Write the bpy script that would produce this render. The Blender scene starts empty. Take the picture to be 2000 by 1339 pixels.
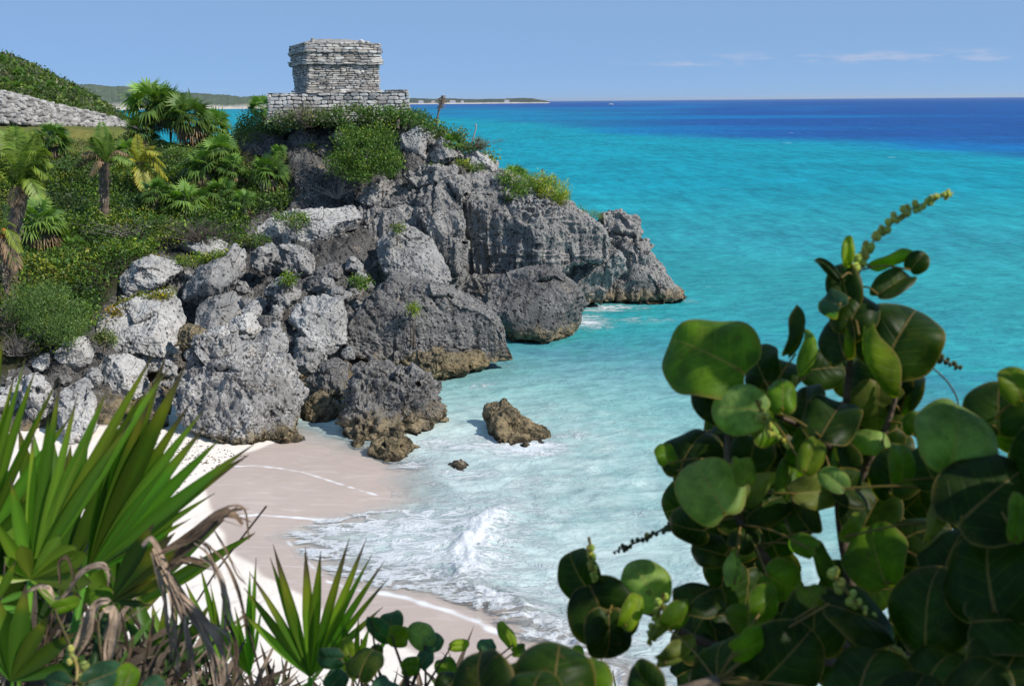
import bpy, math, random
import numpy as np
from mathutils import Vector, Matrix

# ------------------------------------------------------------------ camera, sky, sun, exposure
SC = bpy.context.scene
COL = SC.collection
random.seed(7)
RNG = np.random.default_rng(11)
H = 14.0                                   # camera height above the sea
FPX, CX, CY = 1944.0, 1000.0, 669.5        # focal length and centre in pixels of the 2000 px photograph
PITCH, ROLL = math.radians(13.64), math.radians(-0.49)
cam_data = bpy.data.cameras.new('camera')
cam = bpy.data.objects.new('camera', cam_data)
COL.objects.link(cam)
cam_data.sensor_width = 36.0
cam_data.lens = FPX * 36.0 / 2000.0
cam_data.clip_start = 0.05
cam_data.clip_end = 120000
ROT = Matrix.Rotation(math.pi / 2 - PITCH, 3, 'X') @ Matrix.Rotation(ROLL, 3, 'Z')
cam.matrix_world = Matrix.Translation((0, 0, H)) @ ROT.to_4x4()
cam_data.dof.use_dof = True
cam_data.dof.focus_distance = 58.0
cam_data.dof.aperture_fstop = 6.3
SC.camera = cam

SUN_AZ, SUN_EL = math.radians(112), math.radians(43)
SUNV = Vector((math.sin(SUN_AZ) * math.cos(SUN_EL), math.cos(SUN_AZ) * math.cos(SUN_EL), math.sin(SUN_EL)))
world = bpy.data.worlds.new("World")
SC.world = world
world.use_nodes = True
wn, wl = world.node_tree.nodes, world.node_tree.links
wn.clear()
w_out = wn.new('ShaderNodeOutputWorld')
w_bg = wn.new('ShaderNodeBackground')
w_sky = wn.new('ShaderNodeTexSky')
w_sky.sky_type = 'NISHITA'
w_sky.sun_disc = False
w_sky.sun_elevation = SUN_EL
w_sky.sun_rotation = SUN_AZ
w_sky.altitude = 9000
w_sky.air_density = 1.0
w_sky.dust_density = 0.0
w_sky.ozone_density = 8.0
w_bg.inputs['Strength'].default_value = 0.1
# thin low clouds, laid out by direction in the sky
w_tc = wn.new('ShaderNodeTexCoord')
w_sep = wn.new('ShaderNodeSeparateXYZ')
wl.new(w_tc.outputs['Generated'], w_sep.inputs[0])
w_map = wn.new('ShaderNodeMapping')
w_map.inputs['Scale'].default_value = (20, 20, 120)
wl.new(w_tc.outputs['Generated'], w_map.inputs['Vector'])
w_noise = wn.new('ShaderNodeTexNoise')
w_noise.inputs['Scale'].default_value = 1.0
w_noise.inputs['Detail'].default_value = 7
w_noise.inputs['Roughness'].default_value = 0.6
wl.new(w_map.outputs[0], w_noise.inputs['Vector'])
w_rmp = wn.new('ShaderNodeMapRange')
w_rmp.inputs['From Min'].default_value = 0.47
w_rmp.inputs['From Max'].default_value = 0.7
wl.new(w_noise.outputs['Fac'], w_rmp.inputs['Value'])
w_band = wn.new('ShaderNodeMapRange')      # band of elevation where the clouds sit
w_band.interpolation_type = 'SMOOTHERSTEP'
w_band.inputs['From Min'].default_value = 0.029
w_band.inputs['From Max'].default_value = 0.034
wl.new(w_sep.outputs['Z'], w_band.inputs['Value'])
w_band2 = wn.new('ShaderNodeMapRange')
w_band2.interpolation_type = 'SMOOTHERSTEP'
w_band2.inputs['From Min'].default_value = 0.046
w_band2.inputs['From Max'].default_value = 0.036
wl.new(w_sep.outputs['Z'], w_band2.inputs['Value'])
w_bandx = wn.new('ShaderNodeMapRange')
w_bandx.inputs['From Min'].default_value = 0.09
w_bandx.inputs['From Max'].default_value = 0.17
wl.new(w_sep.outputs['X'], w_bandx.inputs['Value'])
def w_mul(a, b):
    m = wn.new('ShaderNodeMath'); m.operation = 'MULTIPLY'
    wl.new(a, m.inputs[0])
    if isinstance(b, float): m.inputs[1].default_value = b
    else: wl.new(b, m.inputs[1])
    return m.outputs[0]
w_fac = w_mul(w_mul(w_mul(w_rmp.outputs[0], w_band.outputs[0]), w_mul(w_band2.outputs[0], w_bandx.outputs[0])), 0.55)
w_mix = wn.new('ShaderNodeMix'); w_mix.data_type = 'RGBA'
w_mix.inputs['B'].default_value = (6.6, 6.4, 7.4, 1)
wl.new(w_fac, w_mix.inputs['Factor'])
w_even = wn.new('ShaderNodeMix'); w_even.data_type = 'RGBA'      # moist sea air evens the sky out
w_up = wn.new('ShaderNodeMapRange')      # only above the horizon
w_up.inputs['From Min'].default_value = -0.03
w_up.inputs['From Max'].default_value = 0.0
w_up.inputs['To Max'].default_value = 0.72
wl.new(w_sep.outputs['Z'], w_up.inputs['Value'])
wl.new(w_up.outputs[0], w_even.inputs['Factor'])
w_even.inputs['B'].default_value = (3.1, 5.1, 7.95, 1)
wl.new(w_sky.outputs[0], w_even.inputs['A'])
wl.new(w_even.outputs['Result'], w_mix.inputs['A'])
wl.new(w_mix.outputs['Result'], w_bg.inputs['Color'])
wl.new(w_bg.outputs[0], w_out.inputs['Surface'])

sun_data = bpy.data.lights.new('sun', 'SUN')
sun_data.energy = 5.0
sun_data.angle = math.radians(0.53)
sun_data.color = (1.0, 0.95, 0.87)
sun = bpy.data.objects.new('sun', sun_data)
COL.objects.link(sun)
sun.rotation_euler = SUNV.to_track_quat('Z', 'Y').to_euler()
sun.location = SUNV * 200

SC.view_settings.view_transform = 'Standard'
SC.view_settings.look = 'None'
SC.view_settings.exposure = 0.0
SC.view_settings.gamma = 1.0
SC.render.engine = 'CYCLES'
SC.cycles.max_bounces = 6
SC.cycles.diffuse_bounces = 3
SC.cycles.transparent_max_bounces = 8
SC.cycles.transmission_bounces = 3
SC.cycles.use_denoising = True

# ------------------------------------------------------------------ helpers
RN = np.array(ROT)
CAMP = np.array([0.0, 0.0, H])

def ray(u, v):
    d = RN @ np.array([(u - CX) / FPX, -(v - CY) / FPX, -1.0])
    return d / np.linalg.norm(d)

def U(u, v, Y):
    d = ray(u, v)
    return CAMP + d * (Y / d[1])

def Uz(u, v, z=0.0):
    d = ray(u, v)
    return CAMP + d * ((z - H) / d[2])

def project(P):
    q = (np.asarray(P, float) - CAMP) @ RN
    return np.stack([CX + FPX * q[..., 0] / -q[..., 2], CY - FPX * q[..., 1] / -q[..., 2]], -1)

def unit(a):
    a = np.asarray(a, float)
    return a / np.maximum(np.linalg.norm(a, axis=-1, keepdims=True), 1e-9)

def sstep(a, b, x):
    t = np.clip((x - a) / (b - a), 0, 1)
    return t * t * (3 - 2 * t)

_p = np.random.default_rng(3).permutation(256)
PERM = np.concatenate([_p, _p, _p]).astype(np.int32)
GRAD = unit(np.random.default_rng(5).normal(size=(256, 3)))

def perlin(P):
    P = np.asarray(P, float)
    i = np.floor(P).astype(np.int64)
    f = P - i
    i &= 255
    w = f * f * f * (f * (f * 6 - 15) + 10)
    out = 0
    for dx in (0, 1):
        wx = w[:, 0] if dx else 1 - w[:, 0]
        a = PERM[(i[:, 0] + dx) & 255]
        for dy in (0, 1):
            wy = w[:, 1] if dy else 1 - w[:, 1]
            b = PERM[a + ((i[:, 1] + dy) & 255)]
            for dz in (0, 1):
                wz = w[:, 2] if dz else 1 - w[:, 2]
                g = GRAD[PERM[b + ((i[:, 2] + dz) & 255)]]
                dot = g[:, 0] * (f[:, 0] - dx) + g[:, 1] * (f[:, 1] - dy) + g[:, 2] * (f[:, 2] - dz)
                out = out + wx * wy * wz * dot
    return out * 1.6

def fbm(P, octv=4, gain=0.5, lac=2.03):
    s, a, q = 0, 1.0, np.asarray(P, float)
    for k in range(octv):
        s = s + a * perlin(q + 17.3 * k)
        a *= gain
        q = q * lac
    return s

def ridged(P, octv=3, gain=0.5):
    s, a, q = 0, 1.0, np.asarray(P, float)
    for k in range(octv):
        s = s + a * (1 - np.abs(perlin(q + 31.7 * k)) * 1.6)
        a *= gain
        q = q * 2.1
    return s

def in_poly(poly, x, y):
    poly = np.asarray(poly, float)
    c = np.zeros(np.shape(x), bool)
    j = len(poly) - 1
    for i in range(len(poly)):
        xi, yi = poly[i]; xj, yj = poly[j]
        c ^= ((yi > y) != (yj > y)) & (x < (xj - xi) * (y - yi) / (yj - yi + 1e-12) + xi)
        j = i
    return c

def seg_dist(poly, x, y):
    poly = np.asarray(poly, float)
    best = np.full(np.shape(x), 1e9)
    for a, b in zip(poly[:-1], poly[1:]):
        d = b - a
        t = np.clip(((x - a[0]) * d[0] + (y - a[1]) * d[1]) / (d @ d), 0, 1)
        best = np.minimum(best, np.hypot(x - a[0] - t * d[0], y - a[1] - t * d[1]))
    return best

class MB:
    """collects shapes into one mesh"""
    def __init__(self):
        self.v, self.f, self.c, self.w, self.n = [], [], [], [], 0
    def add(self, verts, faces, col=(1, 1, 1), uv=None):
        verts = np.asarray(verts, float).reshape(-1, 3)
        faces = np.asarray(faces, np.int64)
        self.v.append(verts)
        self.f.append(faces + self.n)
        col = np.asarray(col, float)
        if col.ndim == 1:
            col = np.broadcast_to(col, (len(verts), 3))
        self.c.append(col)
        self.w.append(np.zeros((len(verts), 3)) if uv is None else np.asarray(uv, float))
        self.n += len(verts)
        return self
    def build(self, name, mat, parent=None, smooth=True, attrs=None, offset=None):
        V = np.concatenate(self.v)
        if offset is not None:
            V = V - np.asarray(offset)
        me = bpy.data.meshes.new(name)
        me.vertices.add(len(V))
        me.vertices.foreach_set('co', V.astype(np.float32).ravel())
        loops = np.concatenate([f.ravel() for f in self.f])
        tot = np.concatenate([np.full(len(f), f.shape[1]) for f in self.f])
        start = np.concatenate([[0], np.cumsum(tot)[:-1]])
        me.loops.add(len(loops))
        me.loops.foreach_set('vertex_index', loops.astype(np.int32))
        me.polygons.add(len(tot))
        me.polygons.foreach_set('loop_start', start.astype(np.int32))
        me.polygons.foreach_set('loop_total', tot.astype(np.int32))
        me.polygons.foreach_set('use_smooth', np.full(len(tot), smooth))
        me.update(calc_edges=True)
        C = np.concatenate(self.c)
        a = me.attributes.new('col', 'FLOAT_COLOR', 'POINT')
        a.data.foreach_set('color', np.concatenate([C, np.ones((len(C), 1))], 1).astype(np.float32).ravel())
        a = me.attributes.new('luv', 'FLOAT_VECTOR', 'POINT')
        a.data.foreach_set('vector', np.concatenate(self.w).astype(np.float32).ravel())
        for k, arr in (attrs or {}).items():
            a = me.attributes.new(k, 'FLOAT', 'POINT')
            a.data.foreach_set('value', np.asarray(arr, np.float32).ravel())
        me.materials.append(mat)
        me.validate()
        o = bpy.data.objects.new(name, me)
        COL.objects.link(o)
        if parent is not None:
            o.parent = parent
        return o

def tag(o, label=None, cat=None, group=None, kind=None):
    if label: o['label'] = label
    if cat: o['category'] = cat
    if group: o['group'] = group
    if kind: o['kind'] = kind
    return o

def thing(name, label, cat, loc=(0, 0, 0), group=None, rotz=0):
    o = bpy.data.objects.new(name, None)
    o.empty_display_size = 0.2
    COL.objects.link(o)
    o.location = loc
    o.rotation_euler = (0, 0, rotz)
    return tag(o, label, cat, group)

def dup(root, loc, rotz=0, scale=1.0, label=None, group=None):
    r = root.copy(); COL.objects.link(r)
    r.location = loc; r.rotation_euler = (0, 0, rotz); r.scale = (scale,) * 3
    if label: r['label'] = label
    if group: r['group'] = group
    for ch in list(root.children):
        c = ch.copy(); COL.objects.link(c); c.parent = r
        for g in ch.children:
            d = g.copy(); COL.objects.link(d); d.parent = c
    return r

def grid_faces(nr, nc):
    i = np.arange(nr - 1)[:, None] * nc + np.arange(nc - 1)[None, :]
    return np.stack([i, i + 1, i + nc + 1, i + nc], -1).reshape(-1, 4)

def tube(mb, pts, radii, seg=6, col=(1, 1, 1)):
    pts = np.asarray(pts, float)
    n = len(pts)
    radii = np.broadcast_to(np.asarray(radii, float), (n,))
    t = unit(np.gradient(pts, axis=0))
    ref = np.array([0, 0, 1.0]) if abs(t[0][2]) < 0.9 else np.array([1.0, 0, 0])
    s = unit(np.cross(t, ref)); b = np.cross(s, t)
    a = np.linspace(0, 2 * math.pi, seg, endpoint=False)
    ring = pts[:, None, :] + radii[:, None, None] * (np.cos(a)[None, :, None] * s[:, None, :] + np.sin(a)[None, :, None] * b[:, None, :])
    i = np.arange(n - 1)[:, None] * seg
    k = np.arange(seg)[None, :]; k2 = (k + 1) % seg
    f = np.stack([i + k, i + k2, i + k2 + seg, i + k + seg], -1).reshape(-1, 4)
    c = np.asarray(col, float)
    if c.ndim == 2: c = np.repeat(c, seg, 0)
    mb.add(ring.reshape(-1, 3), f, c)

def catmull(pts, n=12):
    P = np.asarray(pts, float)
    P = np.concatenate([[2 * P[0] - P[1]], P, [2 * P[-1] - P[-2]]])
    out = []
    for i in range(1, len(P) - 2):
        t = np.linspace(0, 1, n, endpoint=False)[:, None]
        p0, p1, p2, p3 = P[i - 1], P[i], P[i + 1], P[i + 2]
        out.append(0.5 * (2 * p1 + (p2 - p0) * t + (2 * p0 - 5 * p1 + 4 * p2 - p3) * t ** 2 + (3 * p1 - p0 - 3 * p2 + p3) * t ** 3))
    out.append(P[-2][None])
    return np.concatenate(out)

# ------------------------------------------------------------------ materials
def new_mat(name):
    m = bpy.data.materials.new(name); m.use_nodes = True
    nt = m.node_tree; nt.nodes.clear()
    return m, nt.nodes, nt.links

class N:
    """small node helper"""
    def __init__(self, name):
        self.m, self.n, self.l = new_mat(name)
        self.out = self.n.new('ShaderNodeOutputMaterial')
    def put(self, sock, val):
        if isinstance(val, bpy.types.NodeSocket): self.l.new(val, sock)
        elif val is not None:
            if isinstance(val, (tuple, list)) and len(val) == 3 and sock.type == 'RGBA': val = tuple(val) + (1,)
            sock.default_value = val
    def node(self, t, **kw):
        nd = self.n.new(t)
        for k, v in kw.items():
            if hasattr(nd, k) and k not in nd.inputs: setattr(nd, k, v)
            else: self.put(nd.inputs[k], v)
        return nd
    def pos(self): return self.node('ShaderNodeNewGeometry').outputs['Position']
    def scale(self, vec, s):
        nd = self.node('ShaderNodeMapping'); self.put(nd.inputs['Vector'], vec); nd.inputs['Scale'].default_value = s
        return nd.outputs[0]
    def noise(self, vec, scale, detail=4, rough=0.55, dist=0.0):
        nd = self.node('ShaderNodeTexNoise'); self.put(nd.inputs['Vector'], vec)
        nd.inputs['Scale'].default_value = scale; nd.inputs['Detail'].default_value = detail
        nd.inputs['Roughness'].default_value = rough; nd.inputs['Distortion'].default_value = dist
        return nd.outputs['Fac']
    def voro(self, vec, scale, feature='F1', out='Distance'):
        nd = self.node('ShaderNodeTexVoronoi', feature=feature); self.put(nd.inputs['Vector'], vec)
        nd.inputs['Scale'].default_value = scale
        return nd.outputs[out]
    def rng(self, v, a, b, c=0.0, d=1.0, smooth=True):
        nd = self.node('ShaderNodeMapRange')
        if smooth: nd.interpolation_type = 'SMOOTHSTEP'
        self.put(nd.inputs['Value'], v)
        for k, x in (('From Min', a), ('From Max', b), ('To Min', c), ('To Max', d)): self.put(nd.inputs[k], x)
        return nd.outputs[0]
    def math(self, op, a, b=None, clamp=False):
        nd = self.node('ShaderNodeMath', operation=op); nd.use_clamp = clamp
        self.put(nd.inputs[0], a)
        if b is not None: self.put(nd.inputs[1], b)
        return nd.outputs[0]
    def mix(self, f, a, b, blend='MIX'):
        nd = self.node('ShaderNodeMix', data_type='RGBA', blend_type=blend)
        self.put(nd.inputs['Factor'], f); self.put(nd.inputs['A'], a); self.put(nd.inputs['B'], b)
        return nd.outputs['Result']
    def attr(self, name, out='Color'):
        nd = self.node('ShaderNodeAttribute'); nd.attribute_name = name
        return nd.outputs[out]
    def bump(self, h, strength=0.5, dist=0.1, normal=None):
        nd = self.node('ShaderNodeBump'); nd.inputs['Strength'].default_value = strength
        nd.inputs['Distance'].default_value = dist; self.put(nd.inputs['Height'], h)
        if normal is not None: self.put(nd.inputs['Normal'], normal)
        return nd.outputs[0]
    def principled(self, color, rough=0.8, spec=0.3, normal=None, **kw):
        nd = self.node('ShaderNodeBsdfPrincipled')
        self.put(nd.inputs['Base Color'], color); self.put(nd.inputs['Roughness'], rough)
        self.put(nd.inputs['Specular IOR Level'], spec)
        if normal is not None: self.put(nd.inputs['Normal'], normal)
        for k, v in kw.items(): self.put(nd.inputs[k], v)
        return nd.outputs[0]
    def done(self, shader):
        self.l.new(shader, self.out.inputs['Surface'])
        return self.m

def rock_material(name, pale, mid, dark, darkness, tide=1.0, pit=1.0):
    k = N(name)
    p = k.pos()
    big = k.noise(p, 0.45, 4, 0.6)
    med = k.noise(p, 2.2, 6, 0.65, 0.4)
    fine = k.noise(p, 9.0, 5, 0.7)
    streak = k.noise(k.scale(p, (1.6, 1.6, 0.22)), 2.0, 5, 0.65)
    wob0 = k.node('ShaderNodeTexNoise'); k.put(wob0.inputs['Vector'], p); wob0.inputs['Scale'].default_value = 3.0; wob0.inputs['Detail'].default_value = 4
    cell = k.voro(k.mix(0.22, p, wob0.outputs['Color'], 'ADD'), 3.6)
    c = k.mix(k.rng(med, 0.36, 0.62), mid, pale)
    c = k.mix(k.rng(big, 0.35, 0.65), c, k.mix(0.5, c, mid))
    spots = k.math('MULTIPLY', k.rng(fine, 0.46, 0.58), k.rng(med, 0.56 - 0.2 * darkness, 0.66 - 0.14 * darkness))
    c = k.mix(k.math('MULTIPLY', spots, 0.9 * pit), c, dark)
    c = k.mix(k.math('MULTIPLY', k.math('MULTIPLY', k.rng(cell, 0.34, 0.16), k.rng(k.noise(p, 0.8, 3), 0.36, 0.56)), 0.92 * pit), c, dark)
    c = k.mix(k.math('MULTIPLY', k.rng(streak, 0.52, 0.68), 0.25 + 0.6 * darkness), c, dark)
    c = k.mix(k.math('MULTIPLY', k.rng(k.noise(p, 1.1, 5, 0.6), 0.6, 0.72), 0.25), c, (0.42, 0.31, 0.2))
    wob = k.node('ShaderNodeTexNoise'); k.put(wob.inputs['Vector'], p); wob.inputs['Scale'].default_value = 0.9; wob.inputs['Detail'].default_value = 5
    pw = k.mix(0.32, p, wob.outputs['Color'], 'ADD')
    crk = k.voro(k.scale(pw, (0.62, 0.62, 0.42)), 1.0, 'DISTANCE_TO_EDGE')
    crack = k.math('MULTIPLY', k.rng(crk, 0.018, 0.003), k.rng(big, 0.5, 0.6))
    c = k.mix(k.math('MULTIPLY', crack, 0.7), c, (0.012, 0.011, 0.011))
    lich = k.noise(p, 0.28, 5, 0.65)
    c = k.mix(k.rng(lich, 0.46, 0.62, 0.0, 0.5), c, k.mix(0.65, c, dark))
    if tide:
        z = k.node('ShaderNodeSeparateXYZ'); k.l.new(p, z.inputs[0])
        zz = k.math('ADD', z.outputs['Z'], k.math('MULTIPLY', k.math('SUBTRACT', med, 0.5), 1.6))
        ochre = k.mix(k.rng(k.noise(p, 1.7, 6, 0.7), 0.42, 0.6), (0.26, 0.2, 0.115), (0.075, 0.06, 0.036))
        c = k.mix(k.math('MULTIPLY', k.rng(zz, tide * 1.25, tide * 0.45), 0.8), c, ochre)
        c = k.mix(k.rng(zz, 0.28, 0.02), c, (0.035, 0.028, 0.018))
    h = k.math('ADD', k.math('MULTIPLY', fine, 0.6), k.math('MULTIPLY', k.voro(p, 8.0), 0.5))
    h = k.math('ADD', h, k.math('MULTIPLY', k.noise(p, 24.0, 3, 0.6), 0.25))
    h = k.math('SUBTRACT', h, k.math('MULTIPLY', crack, 1.0))
    h = k.math('ADD', h, k.math('MULTIPLY', k.rng(cell, 0.1, 0.4), 0.7))
    nrm = k.bump(h, 0.8, 0.1)
    return k.done(k.principled(c, 0.92, 0.15, nrm))

M = {}
M['rock_grey'] = rock_material('grey_limestone', (0.45, 0.435, 0.418), (0.25, 0.241, 0.234), (0.028, 0.031, 0.033), 0.42, 0.6)
M['rock_pale'] = rock_material('pale_limestone', (0.58, 0.562, 0.54), (0.38, 0.368, 0.355), (0.045, 0.048, 0.051), 0.3, 0.35)
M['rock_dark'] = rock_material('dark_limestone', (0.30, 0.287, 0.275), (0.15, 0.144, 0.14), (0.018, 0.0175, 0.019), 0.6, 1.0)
M['rock_cliff'] = rock_material('cliff_limestone', (0.42, 0.40, 0.38), (0.225, 0.216, 0.208), (0.022, 0.0215, 0.024), 0.6, 1.1)
M['rock_gap'] = rock_material('shade_darkened_bedrock', (0.2, 0.192, 0.184), (0.09, 0.086, 0.083), (0.012, 0.012, 0.012), 0.75, 1.0)  # shade of the gaps between boulders is put into this dark colour
M['rock_pitted'] = rock_material('pitted_limestone', (0.52, 0.505, 0.49), (0.24, 0.232, 0.226), (0.02, 0.0195, 0.021), 0.62, 0.55, 1.0)
M['rock_ochre'] = rock_material('ochre_limestone', (0.31, 0.255, 0.165), (0.15, 0.12, 0.075), (0.022, 0.018, 0.014), 0.6, 1.0)

def leaf_material(name, rough=0.45, trans=0.3, spec=0.4, var=0.25, hue=(1, 1, 1)):
    k = N(name)
    c = k.attr('col')
    c = k.mix(1.0, c, hue, 'MULTIPLY')
    n = k.noise(k.pos(), 3.0, 3)
    c = k.mix(var, c, k.mix(n, (0.0, 0.0, 0.0), (0.12, 0.16, 0.03)), 'ADD') if False else c
    pr = k.principled(c, rough, spec)
    tr = k.node('ShaderNodeBsdfTranslucent')
    k.put(tr.inputs['Color'], k.mix(1.0, c, (1.5, 1.8, 0.4), 'MULTIPLY'))
    mx = k.node('ShaderNodeMixShader'); mx.inputs[0].default_value = trans
    k.l.new(pr, mx.inputs[1]); k.l.new(tr.outputs[0], mx.inputs[2])
    return k.done(mx.outputs[0])
M['leaf'] = leaf_material('green_leaves', 0.5, 0.28, 0.35)
M['leaf_gloss'] = leaf_material('glossy_fronds', 0.4, 0.42, 0.3)

def plain(name, rough=0.85, spec=0.2, bump=0.3, scale=20.0):
    k = N(name)
    c = k.attr('col'); p = k.pos()
    n = k.noise(p, scale, 5, 0.65)
    c = k.mix(1.0, c, k.mix(n, (0.55, 0.55, 0.55), (1.35, 1.35, 1.35)), 'MULTIPLY')
    return k.done(k.principled(c, rough, spec, k.bump(n, bump, 0.5 / scale)))
M['bark'] = plain('fibrous_bark', 0.9, 0.1, 0.6, 14.0)
M['dry'] = plain('dry_frond', 0.85, 0.15, 0.3, 30.0)
M['paint'] = plain('painted_wall', 0.8, 0.2, 0.1, 2.0)
M['berry'] = plain('fruit_skin', 0.4, 0.4, 0.05, 60.0)

def stone_material():
    k = N('weathered_masonry')
    p = k.pos(); c = k.attr('col')
    n = k.noise(p, 6.0, 6, 0.7); f = k.noise(p, 22.0, 4, 0.7); b = k.noise(p, 1.1, 4, 0.6)
    c = k.mix(1.0, c, k.mix(n, (0.6, 0.6, 0.6), (1.3, 1.3, 1.3)), 'MULTIPLY')
    c = k.mix(k.math('MULTIPLY', k.rng(b, 0.5, 0.66), 0.45), c, (0.12, 0.115, 0.115))
    c = k.mix(k.math('MULTIPLY', k.rng(f, 0.58, 0.7), 0.6), c, (0.08, 0.078, 0.08))
    return k.done(k.principled(c, 0.92, 0.12, k.bump(k.math('ADD', n, k.math('MULTIPLY', f, 0.5)), 0.7, 0.06)))
M['stone'] = stone_material()

def ground_material():
    k = N('slope_soil')
    p = k.pos(); c = k.attr('col')
    n = k.noise(p, 1.6, 6, 0.65); f = k.noise(p, 9.0, 5, 0.7)
    c = k.mix(1.0, c, k.mix(n, (0.5, 0.5, 0.5), (1.5, 1.5, 1.5)), 'MULTIPLY')
    c = k.mix(1.0, c, k.mix(f, (0.6, 0.6, 0.6), (1.4, 1.4, 1.4)), 'MULTIPLY')
    return k.done(k.principled(c, 0.95, 0.1, k.bump(f, 0.6, 0.12)))
M['ground'] = ground_material()

def sand_material():
    k = N('beach_sand')
    p = k.pos()
    wet = k.attr('wet', 'Fac'); foam = k.attr('foam', 'Fac'); film = k.attr('film', 'Fac')
    n = k.noise(p, 0.8, 5, 0.6); f = k.noise(p, 30.0, 3, 0.7)
    rip = k.noise(k.scale(p, (0.5, 2.6, 1)), 1.4, 5, 0.6, 0.6)
    dry = k.mix(n, (0.74, 0.66, 0.58), (0.82, 0.74, 0.66))
    wetc = k.mix(n, (0.45, 0.355, 0.305), (0.51, 0.41, 0.355))
    wetc = k.mix(k.math('MULTIPLY', k.rng(rip, 0.5, 0.72), 0.35), wetc, (0.68, 0.6, 0.55))
    c = k.mix(wet, dry, wetc)
    c = k.mix(1.0, c, k.mix(f, (0.9, 0.9, 0.9), (1.08, 1.08, 1.08)), 'MULTIPLY')
    wr = k.math('MULTIPLY', k.rng(k.noise(p, 16.0, 5, 0.75), 0.66, 0.72), k.rng(k.noise(p, 0.7, 4, 0.6), 0.48, 0.6))
    c = k.mix(k.math('MULTIPLY', k.math('MULTIPLY', wr, 0.7), k.math('SUBTRACT', 1.0, wet)), c, (0.16, 0.10, 0.05))
    prints = k.rng(k.voro(p, 2.6), 0.10, 0.2)
    c = k.mix(foam, c, (0.85, 0.85, 0.86))
    rough = k.math('SUBTRACT', 0.9, k.math('MULTIPLY', wet, 0.5))
    h = k.math('ADD', k.math('ADD', k.math('MULTIPLY', f, 0.2), n), k.math('MULTIPLY', k.math('MULTIPLY', prints, k.math('SUBTRACT', 1.0, wet)), 0.8))
    return k.done(k.principled(c, rough, k.math('ADD', 0.1, k.math('MULTIPLY', wet, 0.25)), k.bump(h, 0.25, 0.05)))
M['sand'] = sand_material()

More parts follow.
